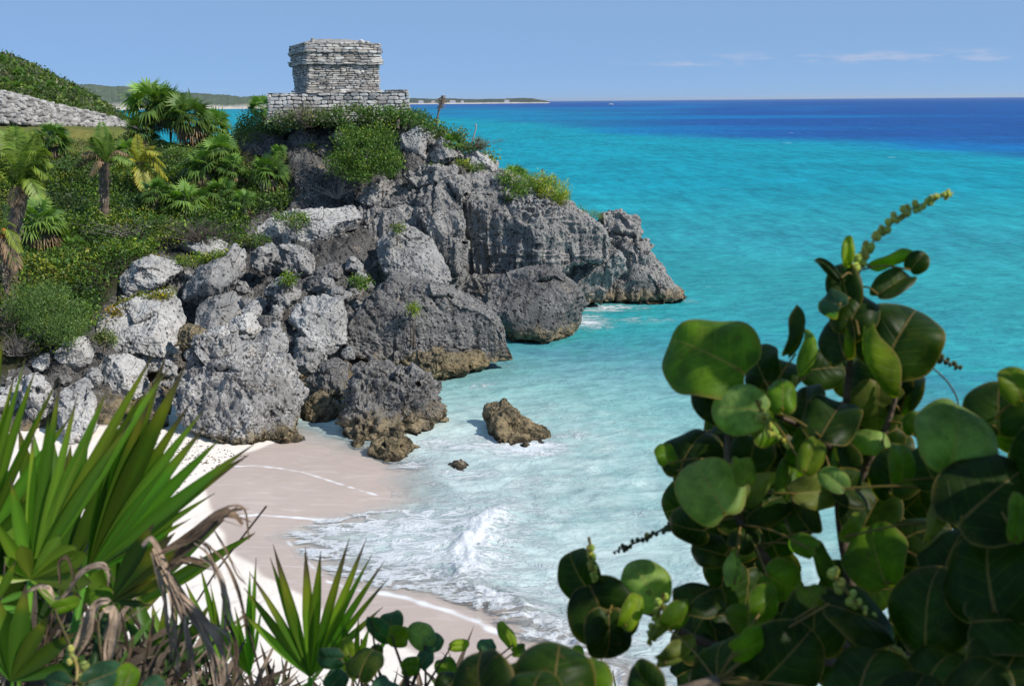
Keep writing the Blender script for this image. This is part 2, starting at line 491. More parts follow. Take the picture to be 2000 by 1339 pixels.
def sea_material():
    k = N('sea_water')
    p = k.pos()
    c = k.attr('col'); foam = k.attr('foam', 'Fac'); alpha = k.attr('alpha', 'Fac'); far = k.attr('far', 'Fac')
    s1 = k.scale(p, (0.6, 1.0, 1.0))
    w1 = k.noise(s1, 0.9, 4, 0.6, 0.3)
    w2 = k.noise(s1, 0.16, 4, 0.6, 0.2)
    w3 = k.noise(k.scale(p, (0.4, 1.0, 1.0)), 3.2, 4, 0.65, 0.5)
    w4 = k.noise(s1, 0.03, 5, 0.65, 0.2)
    # foam lace
    lace = k.noise(k.scale(p, (0.6, 1.0, 1.0)), 1.1, 10, 0.72, 0.35)
    lace2 = k.math('ABSOLUTE', k.math('SUBTRACT', k.noise(k.scale(p, (0.5, 1.2, 1)), 1.3, 7, 0.66, 0.5), 0.5))
    web = k.rng(lace2, 0.11, 0.0)
    fm = k.math('ADD', k.math('MULTIPLY', lace, 0.75), k.math('MULTIPLY', web, 0.36))
    thr = k.math('SUBTRACT', 0.98, foam)
    ff = k.rng(fm, thr, k.math('ADD', thr, 0.5))
    # whitecaps out at sea
    caps = k.rng(k.noise(k.scale(p, (0.22, 0.6, 1.0)), 0.33, 3, 0.5), 0.735, 0.775)
    caps = k.math('MULTIPLY', caps, k.math('MULTIPLY', far, 0.7))
    ff = k.math('MAXIMUM', ff, caps)
    # wave chop: its light and shade are painted into the water colour
    tone = k.math('ADD', k.math('MULTIPLY', k.math('SUBTRACT', w2, 0.5), 0.55), k.math('MULTIPLY', k.math('SUBTRACT', w4, 0.5), 0.5))
    tone = k.math('ADD', tone, k.math('MULTIPLY', k.math('SUBTRACT', w1, 0.5), 1.1))
    tone = k.math('ADD', tone, k.math('MULTIPLY', k.math('SUBTRACT', w3, 0.5), 0.5))
    w5 = k.noise(k.scale(p, (1.0, 0.22, 1.0)), 0.42, 4, 0.7)
    w6 = k.noise(k.scale(p, (1.0, 0.16, 1.0)), 0.10, 4, 0.7)
    tone = k.math('ADD', tone, k.math('MULTIPLY', k.math('SUBTRACT', w5, 0.5), k.math('MULTIPLY', k.attr('far', 'Fac'), 1.5)))
    tone = k.math('ADD', tone, k.math('MULTIPLY', k.math('SUBTRACT', w6, 0.5), k.math('MULTIPLY', k.attr('far', 'Fac'), 0.9)))
    c = k.mix(1.0, c, k.mix(k.math('ADD', 0.5, tone), (0.55, 0.6, 0.64), (1.45, 1.40, 1.36)), 'MULTIPLY')
    c = k.mix(ff, c, (0.82, 0.84, 0.86))
    h = k.math('ADD', k.math('MULTIPLY', w1, 1.0), k.math('MULTIPLY', w3, 0.12))
    h = k.math('ADD', h, k.math('MULTIPLY', w2, 2.2))
    h = k.math('ADD', h, k.math('MULTIPLY', ff, 0.12))
    h = k.math('ADD', h, k.math('MULTIPLY', k.math('MULTIPLY', k.noise(p, 7.0, 6, 0.75), ff), 0.5))
    nrm = k.bump(h, 0.7, 0.45)
    rough = k.math('ADD', 0.16, k.math('MULTIPLY', ff, 0.6))
    df = k.node('ShaderNodeBsdfDiffuse'); k.put(df.inputs['Color'], c); k.put(df.inputs['Normal'], nrm)
    gl = k.node('ShaderNodeBsdfGlossy'); k.put(gl.inputs['Roughness'], rough); k.put(gl.inputs['Normal'], nrm)
    fr = k.node('ShaderNodeFresnel'); fr.inputs['IOR'].default_value = 1.33; k.put(fr.inputs['Normal'], nrm)
    g = k.math('MINIMUM', k.math('MULTIPLY', fr.outputs[0], k.math('SUBTRACT', 0.7, k.math('MULTIPLY', ff, 0.6))), 0.10)
    wm = k.node('ShaderNodeMixShader'); k.put(wm.inputs[0], g)
    k.l.new(df.outputs[0], wm.inputs[1]); k.l.new(gl.outputs[0], wm.inputs[2])
    pr = wm.outputs[0]
    tr = k.node('ShaderNodeBsdfTransparent')
    mx = k.node('ShaderNodeMixShader')
    k.put(mx.inputs[0], k.math('MAXIMUM', alpha, k.math('MULTIPLY', ff, 0.9)))
    k.l.new(tr.outputs[0], mx.inputs[1]); k.l.new(pr, mx.inputs[2])
    return k.done(mx.outputs[0])
M['sea'] = sea_material()

def grape_leaf_material():
    k = N('sea_grape_leaf')
    luv = k.attr('luv', 'Vector'); c = k.attr('col')
    sp = k.node('ShaderNodeSeparateXYZ'); k.l.new(luv, sp.inputs[0])
    x, y = sp.outputs['X'], sp.outputs['Y']
    ax = k.math('ABSOLUTE', x)
    mid = k.rng(k.math('SUBTRACT', ax, k.math('MULTIPLY', k.math('SUBTRACT', 1.0, y), 0.012)), 0.022, 0.004)
    # side veins curve upward from the midrib
    q = k.math('SUBTRACT', y, k.math('MULTIPLY', ax, 0.55))
    q = k.math('ADD', q, k.math('MULTIPLY', k.math('MULTIPLY', ax, ax), -0.15))
    fr = k.math('ABSOLUTE', k.math('SUBTRACT', k.math('FRACT', k.math('MULTIPLY', q, 3.1)), 0.5))
    side = k.math('MULTIPLY', k.rng(fr, 0.045, 0.012), k.rng(ax, 0.95, 0.3))
    n = k.noise(k.pos(), 14.0, 5, 0.65); n2 = k.noise(k.pos(), 60.0, 3, 0.6)
    c2 = k.mix(1.0, c, k.mix(k.rng(n, 0.3, 0.7), (0.5, 0.55, 0.5), (1.55, 1.45, 1.4)), 'MULTIPLY')
    edge = k.math('MULTIPLY', k.rng(k.math('ADD', sp.outputs['Z'], k.math('MULTIPLY', k.math('SUBTRACT', n, 0.5), 0.9)), 0.88, 1.12), 0.6)
    c2 = k.mix(edge, c2, k.mix(n2, (0.16, 0.14, 0.015), (0.12, 0.045, 0.015)))
    c2 = k.mix(k.math('MULTIPLY', side, 0.55), c2, k.mix(1.0, k.mix(1.0, c2, (1.5, 1.4, 1.5), 'MULTIPLY'), (0.05, 0.06, 0.012), 'ADD'))
    c2 = k.mix(k.math('MULTIPLY', mid, 0.7), c2, k.mix(0.6, c2, (0.34, 0.2, 0.08)))
    c2 = k.mix(k.math('MULTIPLY', k.rng(n2, 0.64, 0.72), 0.6), c2, (0.09, 0.06, 0.02))
    c2 = k.mix(k.math('MULTIPLY', k.rng(k.noise(k.pos(), 9.0, 4, 0.6), 0.58, 0.72), 0.35), c2, (0.11, 0.12, 0.02))
    rim = sp.outputs['Z']
    c2 = k.mix(k.rng(rim, 0.955, 1.0, 0.0, 0.55), c2, (0.28, 0.2, 0.07))
    h = k.math('ADD', k.math('MULTIPLY', side, -0.6), k.math('MULTIPLY', mid, -1.0))
    pr = k.principled(c2, 0.45, 0.15, k.bump(k.math('ADD', h, k.math('MULTIPLY', n, 0.6)), 0.35, 0.006))
    tr = k.node('ShaderNodeBsdfTranslucent'); k.put(tr.inputs['Color'], k.mix(1.0, c2, (1.7, 2.3, 0.25), 'MULTIPLY'))
    mx = k.node('ShaderNodeMixShader'); mx.inputs[0].default_value = 0.4
    k.l.new(pr, mx.inputs[1]); k.l.new(tr.outputs[0], mx.inputs[2])
    return k.done(mx.outputs[0])
M['grape'] = grape_leaf_material()

# ------------------------------------------------------------------ the lie of the land (world metres)
def P_(u, v, Y, dz=0.0):
    p = U(u, v, Y); return (p[0], p[1], p[2] + dz)
TP = [P_(0, 243, 97), P_(100, 246, 98), P_(210, 248, 98), P_(0, 285, 80), P_(100, 282, 81), P_(230, 282, 82), P_(330, 290, 80), P_(-120, 240, 97),
      P_(-120, 290, 80), P_(420, 276, 84), P_(470, 272, 84), P_(400, 300, 79),
      P_(300, 350, 73), P_(100, 345, 73), P_(0, 350, 73), P_(-120, 350, 73), P_(450, 335, 75), P_(205, 440, 62), P_(50, 440, 63), P_(-100, 440, 62), P_(400, 430, 64),
      P_(330, 400, 67), P_(520, 400, 66), P_(560, 305, 74), P_(540, 255, 77), P_(490, 262, 80),
      P_(100, 850, 38.5, -.6), P_(100, 745, 42.5, -.9), P_(100, 640, 47, -.3), P_(250, 570, 52, -.8), P_(250, 490, 57, -.2), P_(0, 700, 44, -.4), P_(0, 600, 48, 0), P_(-120, 650, 46, 0),
      P_(-120, 850, 38, 0), P_(0, 520, 54), P_(120, 520, 56), P_(350, 460, 61),
      P_(350, 700, 48.5, -.8), P_(450, 590, 54, -1.0), P_(450, 760, 45.5, -.8), P_(560, 510, 58, -.9), P_(560, 620, 53.5, -1.0), P_(640, 430, 62.5, -.8), P_(600, 700, 49.5, -.9), P_(420, 830, 43, -.5),
      P_(550, 800, 45, -.6), P_(680, 380, 65.5, -.8), P_(620, 330, 69.5, -.8), P_(700, 300, 70, -1), P_(640, 260, 71.5, -.9)]
TP += [(-13.5, 69.6, 12.9), (-9, 69.6, 12.9), (-7.5, 71, 13.0), (-7.0, 75, 13.0), (-11, 74, 13.1), (-17, 73, 12.6), (-15, 79, 12.6), (-9, 79, 12.2), (-19, 78, 11.8), (-4.5, 76, 10.5)]
TP += [P_(790, 250, 69, -.5), P_(860, 255, 69.5, -.4), P_(900, 300, 68.5, -.5), P_(960, 310, 69, -.4), P_(1050, 360, 69.5, -.5), P_(1120, 410, 70, -.4), P_(1150, 440, 70.5, -.5),
       P_(760, 350, 68.5, -.6), P_(860, 345, 67.7, -.5), P_(950, 355, 68, -.5)]
TP += [P_(760, 450, 66.5, -.5), P_(900, 450, 66.5, -.5), P_(1000, 470, 67.5, -.5), P_(820, 540, 63, -.8), P_(900, 570, 64, -.8), P_(760, 600, 57.5, -1.0), P_(900, 620, 59, -1.2), P_(720, 700, 53.5, -1.0)]
TP += [Uz(600, 890, -1.2), Uz(720, 860, -1.2), Uz(870, 800, -1.2), Uz(1000, 740, -1.5), Uz(1080, 690, -1.5), Uz(1160, 650, -1.8), Uz(1250, 600, -1.8), Uz(1400, 580, -2), Uz(300, 900, -.6), Uz(100, 930, -.5),
       Uz(820, 720, -1.2), Uz(950, 655, -1.2), Uz(700, 960, -1.5), Uz(1000, 900, -2), Uz(1300, 700, -2), Uz(1200, 545, -1.8)]
for x, y in ((-31, 104), (-27, 97), (-22, 93), (-15, 89), (-6, 87), (-1, 80), (4, 78), (9, 76), (14, 78), (20, 80), (-40, 112), (-50, 122), (20, 60), (-20, 110), (0, 100), (30, 100), (24, 70), (-34, 122), (-26, 108)):
    TP.append((x, y, -2.0))
TP += [P_(620, 720, 48.5), P_(680, 700, 50.2), P_(650, 790, 45.5, .25), P_(720, 725, 51, .1), P_(640, 760, 46.8, .2), P_(690, 660, 52), P_(560, 790, 45.5, .2)]
TP += [(x, y, -4.0) for x, y in ((9, 70), (11, 72), (13, 73), (7.5, 69), (12, 70), (10, 74), (14, 71), (6, 67.5), (8, 72.5))]
TP = np.array([tuple(p) for p in TP])

def terr(x, y):
    x = np.asarray(x, float); y = np.asarray(y, float)
    num = np.full(x.shape, -2.0 / 60000); den = np.full(x.shape, 1 / 60000)
    for px, py, pz in TP:
        w = 1.0 / ((x - px) ** 2 + (y - py) ** 2 + 1.2) ** 2.2
        num += w * pz; den += w
    return num / den

def hit(u, v, y0=30, y1=112):
    Y = np.linspace(y0, y1, 500)
    d = ray(u, v)
    P = CAMP + d[None] * (Y / d[1])[:, None]
    below = P[:, 2] < terr(P[:, 0], P[:, 1])
    k = int(np.argmax(below)) if below.any() else len(Y) - 1
    return P[k]

# shoreline, wet line and breakers, traced on the sea plane
SHORE = np.array([Uz(u, v)[:2] for u, v in ((560, 852), (620, 872), (700, 893), (752, 920), (756, 960), (736, 978), (690, 998), (600, 1012), (520, 1044), (572, 1078), (620, 1120), (668, 1140),
                                            (740, 1152), (812, 1170), (880, 1190), (940, 1214), (980, 1236), (1100, 1300), (1180, 1360), (1300, 1460))])
WET = np.array([Uz(u, v, .2)[:2] for u, v in ((560, 850), (510, 868), (440, 896), (404, 948), (416, 990), (440, 1056), (500, 1098), (548, 1126), (604, 1165), (700, 1215), (800, 1262), (900, 1310), (1000, 1400), (1100, 1480))])
far_pts = np.array([[-60, 44], [-60, 5], [40, 5]])
LANDPOLY = np.concatenate([SHORE, [[12, 5]], [[-60, 5]], [[-60, 46]]])
DRYPOLY = np.concatenate([WET, [[6, 5]], [[-60, 5]], [[-60, 46]]])
SWASH = [np.array([Uz(u, v, .1)[:2] for u, v in l]) for l in (
    ((452, 914), (490, 911), (540, 914), (590, 922), (640, 936), (690, 950), (735, 962)),
    ((466, 1006), (500, 1003), (560, 1004), (620, 1008), (670, 1004), (700, 996)),
    ((560, 1048), (600, 1090), (640, 1128), (680, 1142), (745, 1152)),
    ((745, 1150), (790, 1160), (830, 1172), (880, 1188), (935, 1208), (985, 1236)))]
BREAK = np.array([Uz(u, v)[:2] for u, v in ((965, 1010), (935, 1040), (915, 1075), (912, 1110), (935, 1145), (975, 1180), (1020, 1210), (1075, 1245), (1140, 1290), (1220, 1350))])

def shore_d(x, y):
    """metres seaward of the beach's water line (negative on land)"""
    d = seg_dist(SHORE, x, y)
    return np.where(in_poly(LANDPOLY, x, y), -d, d) + 0.35 * fbm(np.stack([x * .6, y * .6, x * 0 + 3], -1).reshape(-1, 3), 4).reshape(np.shape(x)) * (y < 60)

# beach
gx, gy = np.meshgrid(np.concatenate([np.arange(-40, -17, 0.25), np.arange(-17, 7, 0.065), np.arange(7, 22, .25)]), np.concatenate([np.arange(16, 24, .2), np.arange(24, 46, 0.065), np.arange(46, 49, .2)]))
fx, fy = gx.ravel(), gy.ravel()
sd = shore_d(fx, fy)
bz = np.where(sd < 0, np.minimum(-sd * 0.045, 0.9) - 0.01, np.maximum(-sd * 0.09, -2.5) - 0.01)
dd = seg_dist(WET, fx, fy)
dryd = np.where(in_poly(DRYPOLY, fx, fy), dd, -dd)
dryd = dryd + 0.25 * perlin(np.stack([fx * 0.7, fy * 0.7, fx * 0], 1))
wet = 1 - sstep(-0.06, 0.2, dryd)
bz += np.clip(dryd, 0, 4) * 0.02 + 0.05 * np.clip(dryd, 0, 1) * fbm(np.stack([fx * 1.3, fy * 1.3, fx * 0], 1), 3)
foam = np.zeros_like(fx)
for l, wdt in zip(SWASH, (0.055, 0.08, 0.03, 0.13)):
    jit = 0.05 * perlin(np.stack([fx * 2.5, fy * 2.5, fx * 0 + 5], 1))
    wv = np.clip(.8 + 1.1 * perlin(np.stack([fx * 1.7 + 20, fy * 1.7, fx * 0], 1)), .6, 1.4)
    foam = np.maximum(foam, 0.9 * np.clip(wv, 0, 1) * (1 - sstep(wdt * 0.3 * wv, wdt * 1.5 * wv, seg_dist(l, fx, fy) + jit)))
mb = MB(); mb.add(np.stack([fx, fy, bz], 1), grid_faces(*gx.shape))
beach = mb.build('beach', M['sand'], attrs={'wet': wet, 'foam': foam, 'film': wet * 0})
tag(beach, kind='structure')
beach_xy = np.stack([fx, fy, bz], 1)

# headland and slope: the ground below rocks and plants
gx, gy = np.meshgrid(np.arange(-75, 32, 0.28), np.arange(34, 126, 0.28))
fx, fy = gx.ravel(), gy.ravel()
tz = terr(fx, fy)
rockn = ridged(np.stack([fx * .5, fy * .5, tz * .5], 1), 4)
guv = project(np.stack([fx, fy, tz], 1))
GRASS = [(-300, 236), (215, 240), (262, 262), (235, 300), (-300, 300)]
grass = in_poly(GRASS, guv[:, 0], guv[:, 1]) & (fx < -24) & (fy > 70)
tz2 = tz + np.where(grass, 0.03, 0.22) * (rockn - 1.2) + 0.1 * fbm(np.stack([fx * 2, fy * 2, fx * 0], 1), 3) * np.where(grass, .2, 1)
ROCKY = [(430, 265), (560, 240), (810, 215), (880, 250), (1000, 320), (1400, 560), (1400, 700), (1000, 950), (450, 900), (150, 900), (-50, 900), (-50, 760), (150, 640), (320, 470), (520, 400), (560, 330)]
rk = in_poly(ROCKY, guv[:, 0], guv[:, 1])
gcol = np.where(grass[:, None], np.array([0.12, 0.135, 0.035]), np.array([0.035, 0.036, 0.018]))
patch = sstep(0.1, 0.5, fbm(np.stack([fx * .25, fy * .25, fx * 0], 1), 3))
gcol = np.where(grass[:, None], gcol + patch[:, None] * np.array([0.06, 0.03, 0.01]), gcol)
tz2 = np.where(rk, tz2 - .75, tz2)
gcol = np.where(rk[:, None], np.array([0.07, 0.066, 0.062]), gcol)
mb = MB(); mb.add(np.stack([fx, fy, tz2], 1), grid_faces(*gx.shape), gcol)
tag(mb.build('headland_terrain', M['ground']), kind='structure')
# bare bedrock between the boulders
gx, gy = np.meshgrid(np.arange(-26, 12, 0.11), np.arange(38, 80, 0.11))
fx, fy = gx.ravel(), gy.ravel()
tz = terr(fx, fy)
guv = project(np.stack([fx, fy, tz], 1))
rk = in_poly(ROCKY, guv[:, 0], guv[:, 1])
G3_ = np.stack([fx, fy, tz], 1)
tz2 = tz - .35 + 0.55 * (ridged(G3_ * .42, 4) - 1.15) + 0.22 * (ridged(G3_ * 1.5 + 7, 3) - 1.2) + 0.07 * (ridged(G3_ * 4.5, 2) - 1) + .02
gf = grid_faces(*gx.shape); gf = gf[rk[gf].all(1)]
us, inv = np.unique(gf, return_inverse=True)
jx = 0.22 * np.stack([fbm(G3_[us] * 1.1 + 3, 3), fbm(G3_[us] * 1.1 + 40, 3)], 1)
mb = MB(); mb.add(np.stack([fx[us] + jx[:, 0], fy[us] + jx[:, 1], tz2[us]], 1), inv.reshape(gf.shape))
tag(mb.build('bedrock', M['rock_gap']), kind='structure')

# hill behind the stone wall
HU = np.array([-400, -250, -120, 0, 60, 120, 180, 230, 262, 300, 340])
HV = np.array([78, 94, 107, 119, 131, 157, 190, 219, 244, 266, 304])
def hill(x, y):
    uu = CX + FPX * x / y
    vcrest = np.interp(uu, HU, HV)
    zc = H + 160 * ((197.6 - 0.0086 * (uu - 1000)) - vcrest) / FPX
    s = (y - 100) / 60.0
    z = 10.6 + (zc - 10.6) * np.clip(np.sin(np.clip(s, 0, 1) * math.pi / 2), 0, 1)
    z = np.where(y > 160, zc - (y - 160) ** 2 * 0.004, z)
    return z
gx, gy = np.meshgrid(np.arange(-150, -34, 0.8), np.arange(99, 215, 0.8))
fx, fy = gx.ravel(), gy.ravel()
hz = np.maximum(hill(fx, fy), -3) + 0.6 * fbm(np.stack([fx * .2, fy * .2, fx * 0], 1), 3)
mb = MB(); mb.add(np.stack([fx, fy, hz], 1), grid_faces(*gx.shape), (0.045, 0.055, 0.02))
tag(mb.build('hill', M['ground']), kind='structure')

# near cliff edge below the camera
gx, gy = np.meshgrid(np.arange(-9, 9, 0.06), np.arange(-4, 6.5, 0.06))
fx, fy = gx.ravel(), gy.ravel()
ez = 12.02 - 0.06 * np.clip(fy, -4, 2.9) - 9 * np.clip(fy - 2.9 - 0.3 * perlin(np.stack([fx, fx * 0, fx * 0], 1)), 0, 9) ** 1.2 * 0.5
ez += 0.62 * np.exp(-((fx + 1.15) / .55) ** 2 - ((fy - 2.25) / .5) ** 2)
ez += 0.06 * fbm(np.stack([fx * 3, fy * 3, fx * 0], 1), 4)
mb = MB(); mb.add(np.stack([fx, fy, np.maximum(ez, -1)], 1), grid_faces(*gx.shape), (0.05, 0.04, 0.028))
tag(mb.build('cliff_top_ground', M['ground']), kind='structure')

mb = MB(); gx, gy = np.meshgrid(np.linspace(-900, 900, 60), np.linspace(-1200, -3.9, 60))
iz = np.where(gx > 40, 12 - (gx - 40) * .35, 12.2).ravel()
mb.add(np.stack([gx.ravel(), gy.ravel(), np.maximum(iz, -3)], 1), grid_faces(60, 60), (0.05, 0.065, 0.025))
tag(mb.build('inland_ground', M['ground']), kind='structure')  # unseen land behind the camera, added to block light from below the horizon

# sea
ang = np.concatenate([np.radians(np.linspace(-78, -31, 40, endpoint=False)), np.arctan((np.linspace(-60, 2060, 800) - CX) / FPX), np.radians(np.linspace(31, 78, 40))])
dep = np.concatenate([np.linspace(math.radians(40), math.radians(0.1), 680), [math.radians(0.06), math.radians(.03), math.radians(.012)]])
dist = H / np.tan(dep)
A, D = np.meshgrid(ang, dist)
DY = D  # distance along y keeps the rows level in the picture
sx, sy = (DY * np.tan(A)).ravel(), DY.ravel()
sd = shore_d(sx, sy)
n2 = np.stack([sx, sy, sx * 0], 1)
near = 1 - sstep(60, 150, sy)
wave = (0.07 * fbm(n2 * [0.28, 0.75, 1] + 3, 3) + 0.03 * perlin(n2 * [1.1, 2.2, 1]) * (1 - sstep(40, 80, sy))) * near * sstep(0.0, 5.0, sd)
db = seg_dist(BREAK, sx, sy)
land_side = sd < 5
brk_n = fbm(n2 * 0.9, 3)
ridge = np.exp(-(db / 0.7) ** 2) * (0.24 + 0.2 * brk_n)
ridge_fine = np.exp(-(db / 0.9) ** 2) * 0.05 * fbm(n2 * 4.0, 4)
sz = 0.012 + wave + np.maximum(ridge, 0) + ridge_fine
suv = project(np.stack([sx, sy, sx * 0], 1))
vb = np.interp(suv[:, 0], [0, 400, 800, 1000, 1240, 1506, 1734, 2000, 2300], [208, 213, 224, 234, 257, 267, 277, 303, 330])
dbound = H * FPX / np.maximum(vb - (197.6 - 0.0086 * (suv[:, 0] - 1000)), 4)      # distance of the drop-off in this direction
rel = np.log(np.maximum(sy, 1) / dbound)
nz = fbm(np.stack([sx * 0.006, sy * 0.012, sx * 0], 1), 3)
deepf = sstep(-0.2, 0.12, rel + 0.16 * nz) * (0.55 + 0.45 * np.maximum(sstep(1000, 1450, suv[:, 0]), sstep(.6, 1.6, rel)))
nz2 = fbm(np.stack([sx * 0.0018, sy * 0.005, sx * 0 + 9], 1), 4)
cdeep = np.array([0.010, 0.075, 0.265]); cdeep2 = np.array([0.003, 0.14, 0.37])
cturq = np.array([0.003, 0.25, 0.325]); cnear = np.array([0.03, 0.31, 0.32]); cmilk = np.array([0.235, 0.41, 0.39]); csandy = np.array([0.52, 0.60, 0.58])
deepc = cdeep[None] + (cdeep2 - cdeep)[None] * sstep(0.05, 0.6, nz2 + 0.25 * np.exp(-np.maximum(rel, 0) * 1.0))[:, None] * (1 - 0.6 * sstep(1.2, 2.6, rel))[:, None]
turq = cturq[None] + (cnear - cturq)[None] * (1 - sstep(55, 180, sy))[:, None]
turq = turq * (1 + 0.14 * fbm(np.stack([sx * 0.03, sy * 0.05, sx * 0 + 2], 1), 3))[:, None]
cc = turq + (deepc - turq) * deepf[:, None]
# weed patches off the point
for (pu, pv, pr, ps) in ((1130, 725, 4, .5), (1780, 780, 12, .36), (1600, 620, 10, .2), (1090, 690, 2.4, .4), (1250, 690, 4, .2), (1020, 735, 1.6, .3), (1500, 470, 16, .14), (1850, 480, 20, .16)):
    q = Uz(pu, pv)
    g = np.exp(-(((sx - q[0]) / (pr * 1.8)) ** 2 + ((sy - q[1]) / pr) ** 2)) * ps * (1 + fbm(n2 * 0.5, 3))
    cc = cc * (1 - np.clip(g, 0, .6)[:, None]) + np.array([0.03, 0.17, 0.27]) * np.clip(g, 0, .6)[:, None]
bay = (1 - sstep(8, 34, sd + 3 * nz)) * (1 - sstep(46, 66, sy)) * (sd < 60)
cc = cc + (cmilk - cc) * (bay * 0.95)[:, None]
milk2 = (1 - sstep(2, 15, sd + 2.5 * brk_n)) * (1 - sstep(40, 52, sy))
cc = cc + (csandy - cc) * (milk2 * 0.9)[:, None]
sfoam = np.zeros_like(sx)
for (pu, pv, rx, ry, s) in ((1030, 874, 2.4, 1.3, .95), (985, 866, 3.2, 1.6, .8), (870, 868, 2.0, 1.3, .7), (800, 905, 1.8, 1.2, .72), (1110, 850, 2, 1, .5), (745, 905, 1.2, .8, .5), (940, 755, 1.4, 1.2, .55), (985, 715, 1.6, 1.0, .4),
                            (1150, 628, 2.2, 3.0, .72), (1185, 602, 3.6, 1.8, .72), (1240, 625, 4, 2, .5), (1340, 588, 2.6, 1.4, .42), (1250, 598, 3.0, 1.2, .42), (900, 925, 2.2, 1.0, .62), (850, 945, 1.2, .8, .55), (760, 960, 1.6, 1.2, .5),
                            (1120, 880, 1.5, 1.2, .35), (1200, 1000, 5, 1.6, .4), (1050, 940, 5, 1.5, .42), (860, 980, 3, 1.2, .5), (1400, 560, 4, 1.2, .3), (640, 872, 1.5, .5, .45)):
    q = Uz(pu, pv)
    sfoam = np.maximum(sfoam, s * np.exp(-(((sx - q[0]) / rx) ** 2 + ((sy - q[1]) / ry) ** 2)))
sfoam = np.maximum(sfoam, 1.05 * np.exp(-(db / (0.66 + 0.5 * brk_n)) ** 2) * (0.75 + 0.25 * sstep(34.5, 29, sy) * 0 + 0.25 * sstep(25, 30, sy)))
brl = np.concatenate([BREAK, [[30, 18]], [[30, 5]], [[-30, 5]], [[-30, 36]], [Uz(900, 1000)[:2]]])
inside = in_poly(brl, sx, sy)
surf = np.where(inside & (sd > -1), 0.72 * (1 - sstep(6, 9, sd)) * sstep(-.3, .6, sd), 0)
back = np.where(~inside, 0.74 * np.exp(-db / 3.4), 0) * (sy < 38)
sfoam = np.maximum(np.maximum(sfoam, surf), back)
sfoam = np.maximum(sfoam, 0.29 * (1 - sstep(8, 22, sd)) * (sy < 46))
alpha = sstep(0.0, 1.0, np.clip(sd / 2.6, 0, 1)) * 0.9 + 0.1
alpha = np.where(sd > 7, 1.0, np.minimum(alpha, 1))
alpha = np.maximum(alpha, sstep(3.5, 7, sd))
alpha = np.where(sd < -0.3, 0, alpha)
sz = np.where(sd < 0, -0.02 - 0.02 * np.minimum(-sd, 20), sz)
farm = sstep(60, 110, sy) * (1 - sstep(2500, 6000, sy))
mb = MB(); mb.add(np.stack([sx, sy, sz], 1), grid_faces(*A.shape)[:, ::-1], np.clip(cc, 0.001, 1))
tag(mb.build('sea', M['sea'], attrs={'foam': sfoam, 'alpha': alpha, 'far': farm}), kind='structure')

# far coast: wooded shore beyond the bay and the low point on the horizon
def coast(name, us, vs, Y, vshore, thick, colr, rough_h):
    n = 900
    uu = np.linspace(us[0], us[-1], n)
    vc = np.interp(uu, us, vs)
    rows = []
    prof = ((-0.16, -1.0), (-0.10, 0.0), (-0.06, 0.06), (0.0, 0.32), (.06, .55), (0.14, 0.8), (.24, 1.0), (.45, 0.8), (0.8, 0.0))
    for (dy, hh) in prof:
        yy = Y + dy * thick
        x = (uu - CX) / FPX * Y * (yy / Y)
        zc = H + Y * ((197.6 - 0.0086 * (uu - 1000)) - vc) / FPX
        z = zc * hh if hh > 0.1 else np.full(n, hh * 14)
        if hh == 0.06: z = np.full(n, 2.5)
        if hh > 0.1: z = z + rough_h * fbm(np.stack([x * 30 / Y, x * 0 + dy * 37, x * 0], 1), 2) + rough_h * .3 * fbm(np.stack([x * 260 / Y, x * 0 + dy * 91, x * 0], 1), 3)
        rows.append(np.stack([x, np.full(n, yy), z], 1))
    V = np.concatenate(rows)
    cl = np.concatenate([np.broadcast_to(np.array((0.62, 0.55, 0.47)) if h <= 0.06 else np.array(colr), (n, 3)) for _, h in prof])
    mb = MB(); mb.add(V, grid_faces(len(prof), n), cl)
    return tag(mb.build(name, M['coast']), kind='structure')
def coast_material():
    k = N('far_woodland')
    p = k.pos(); c = k.attr('col')
    n = k.noise(p, 0.05, 6, 0.7); f = k.noise(p, 0.012, 4, 0.6)
    c = k.mix(1.0, c, k.mix(n, (0.4, 0.4, 0.4), (1.6, 1.6, 1.6)), 'MULTIPLY')
    c = k.mix(1.0, c, k.mix(f, (0.7, 0.7, 0.7), (1.3, 1.3, 1.3)), 'MULTIPLY')
    return k.done(k.principled(c, 0.95, 0.05, k.bump(n, 1.0, 8.0)))
M['coast'] = coast_material()
coast('far_shore', [-300, 60, 215, 270, 330, 400, 460, 520, 600, 680, 720], [130, 150, 165, 170, 177, 182, 185, 188, 191, 197, 202], 2800, 205, 700, (0.10, 0.125, 0.085), 6)
coast('far_point', [560, 700, 805, 860, 950, 1000, 1040, 1058, 1075], [190, 191, 192, 192.5, 193.5, 193, 192.5, 195, 197.5], 6500, 197, 500, (0.06, 0.075, 0.055), 5)

# ------------------------------------------------------------------ rocks
_CS = {}
def cube_sphere(n):
    if n in _CS: return _CS[n]
    g = np.arange(n + 1)
    faces, keys = [], []
    a, b = np.meshgrid(g, g, indexing='ij')
    a, b = a.ravel(), b.ravel()
    z, m = np.zeros_like(a), np.full_like(a, n)
    for f in ((z, a, b), (m, b, a), (a, m, b), (b, z, a), (a, b, m), (b, a, z)):
        keys.append(np.stack(f, 1))
    K = np.concatenate(keys)
    code = (K[:, 0] * (n + 1) + K[:, 1]) * (n + 1) + K[:, 2]
    uq, first, inv = np.unique(code, return_index=True, return_inverse=True)
    V = np.tan((K[first] / n - 0.5) * (math.pi / 2))
    q = grid_faces(n + 1, n + 1)
    F = np.concatenate([inv[(q + i * (n + 1) ** 2)] for i in range(6)])
    _CS[n] = (unit(V), F)
    return _CS[n]

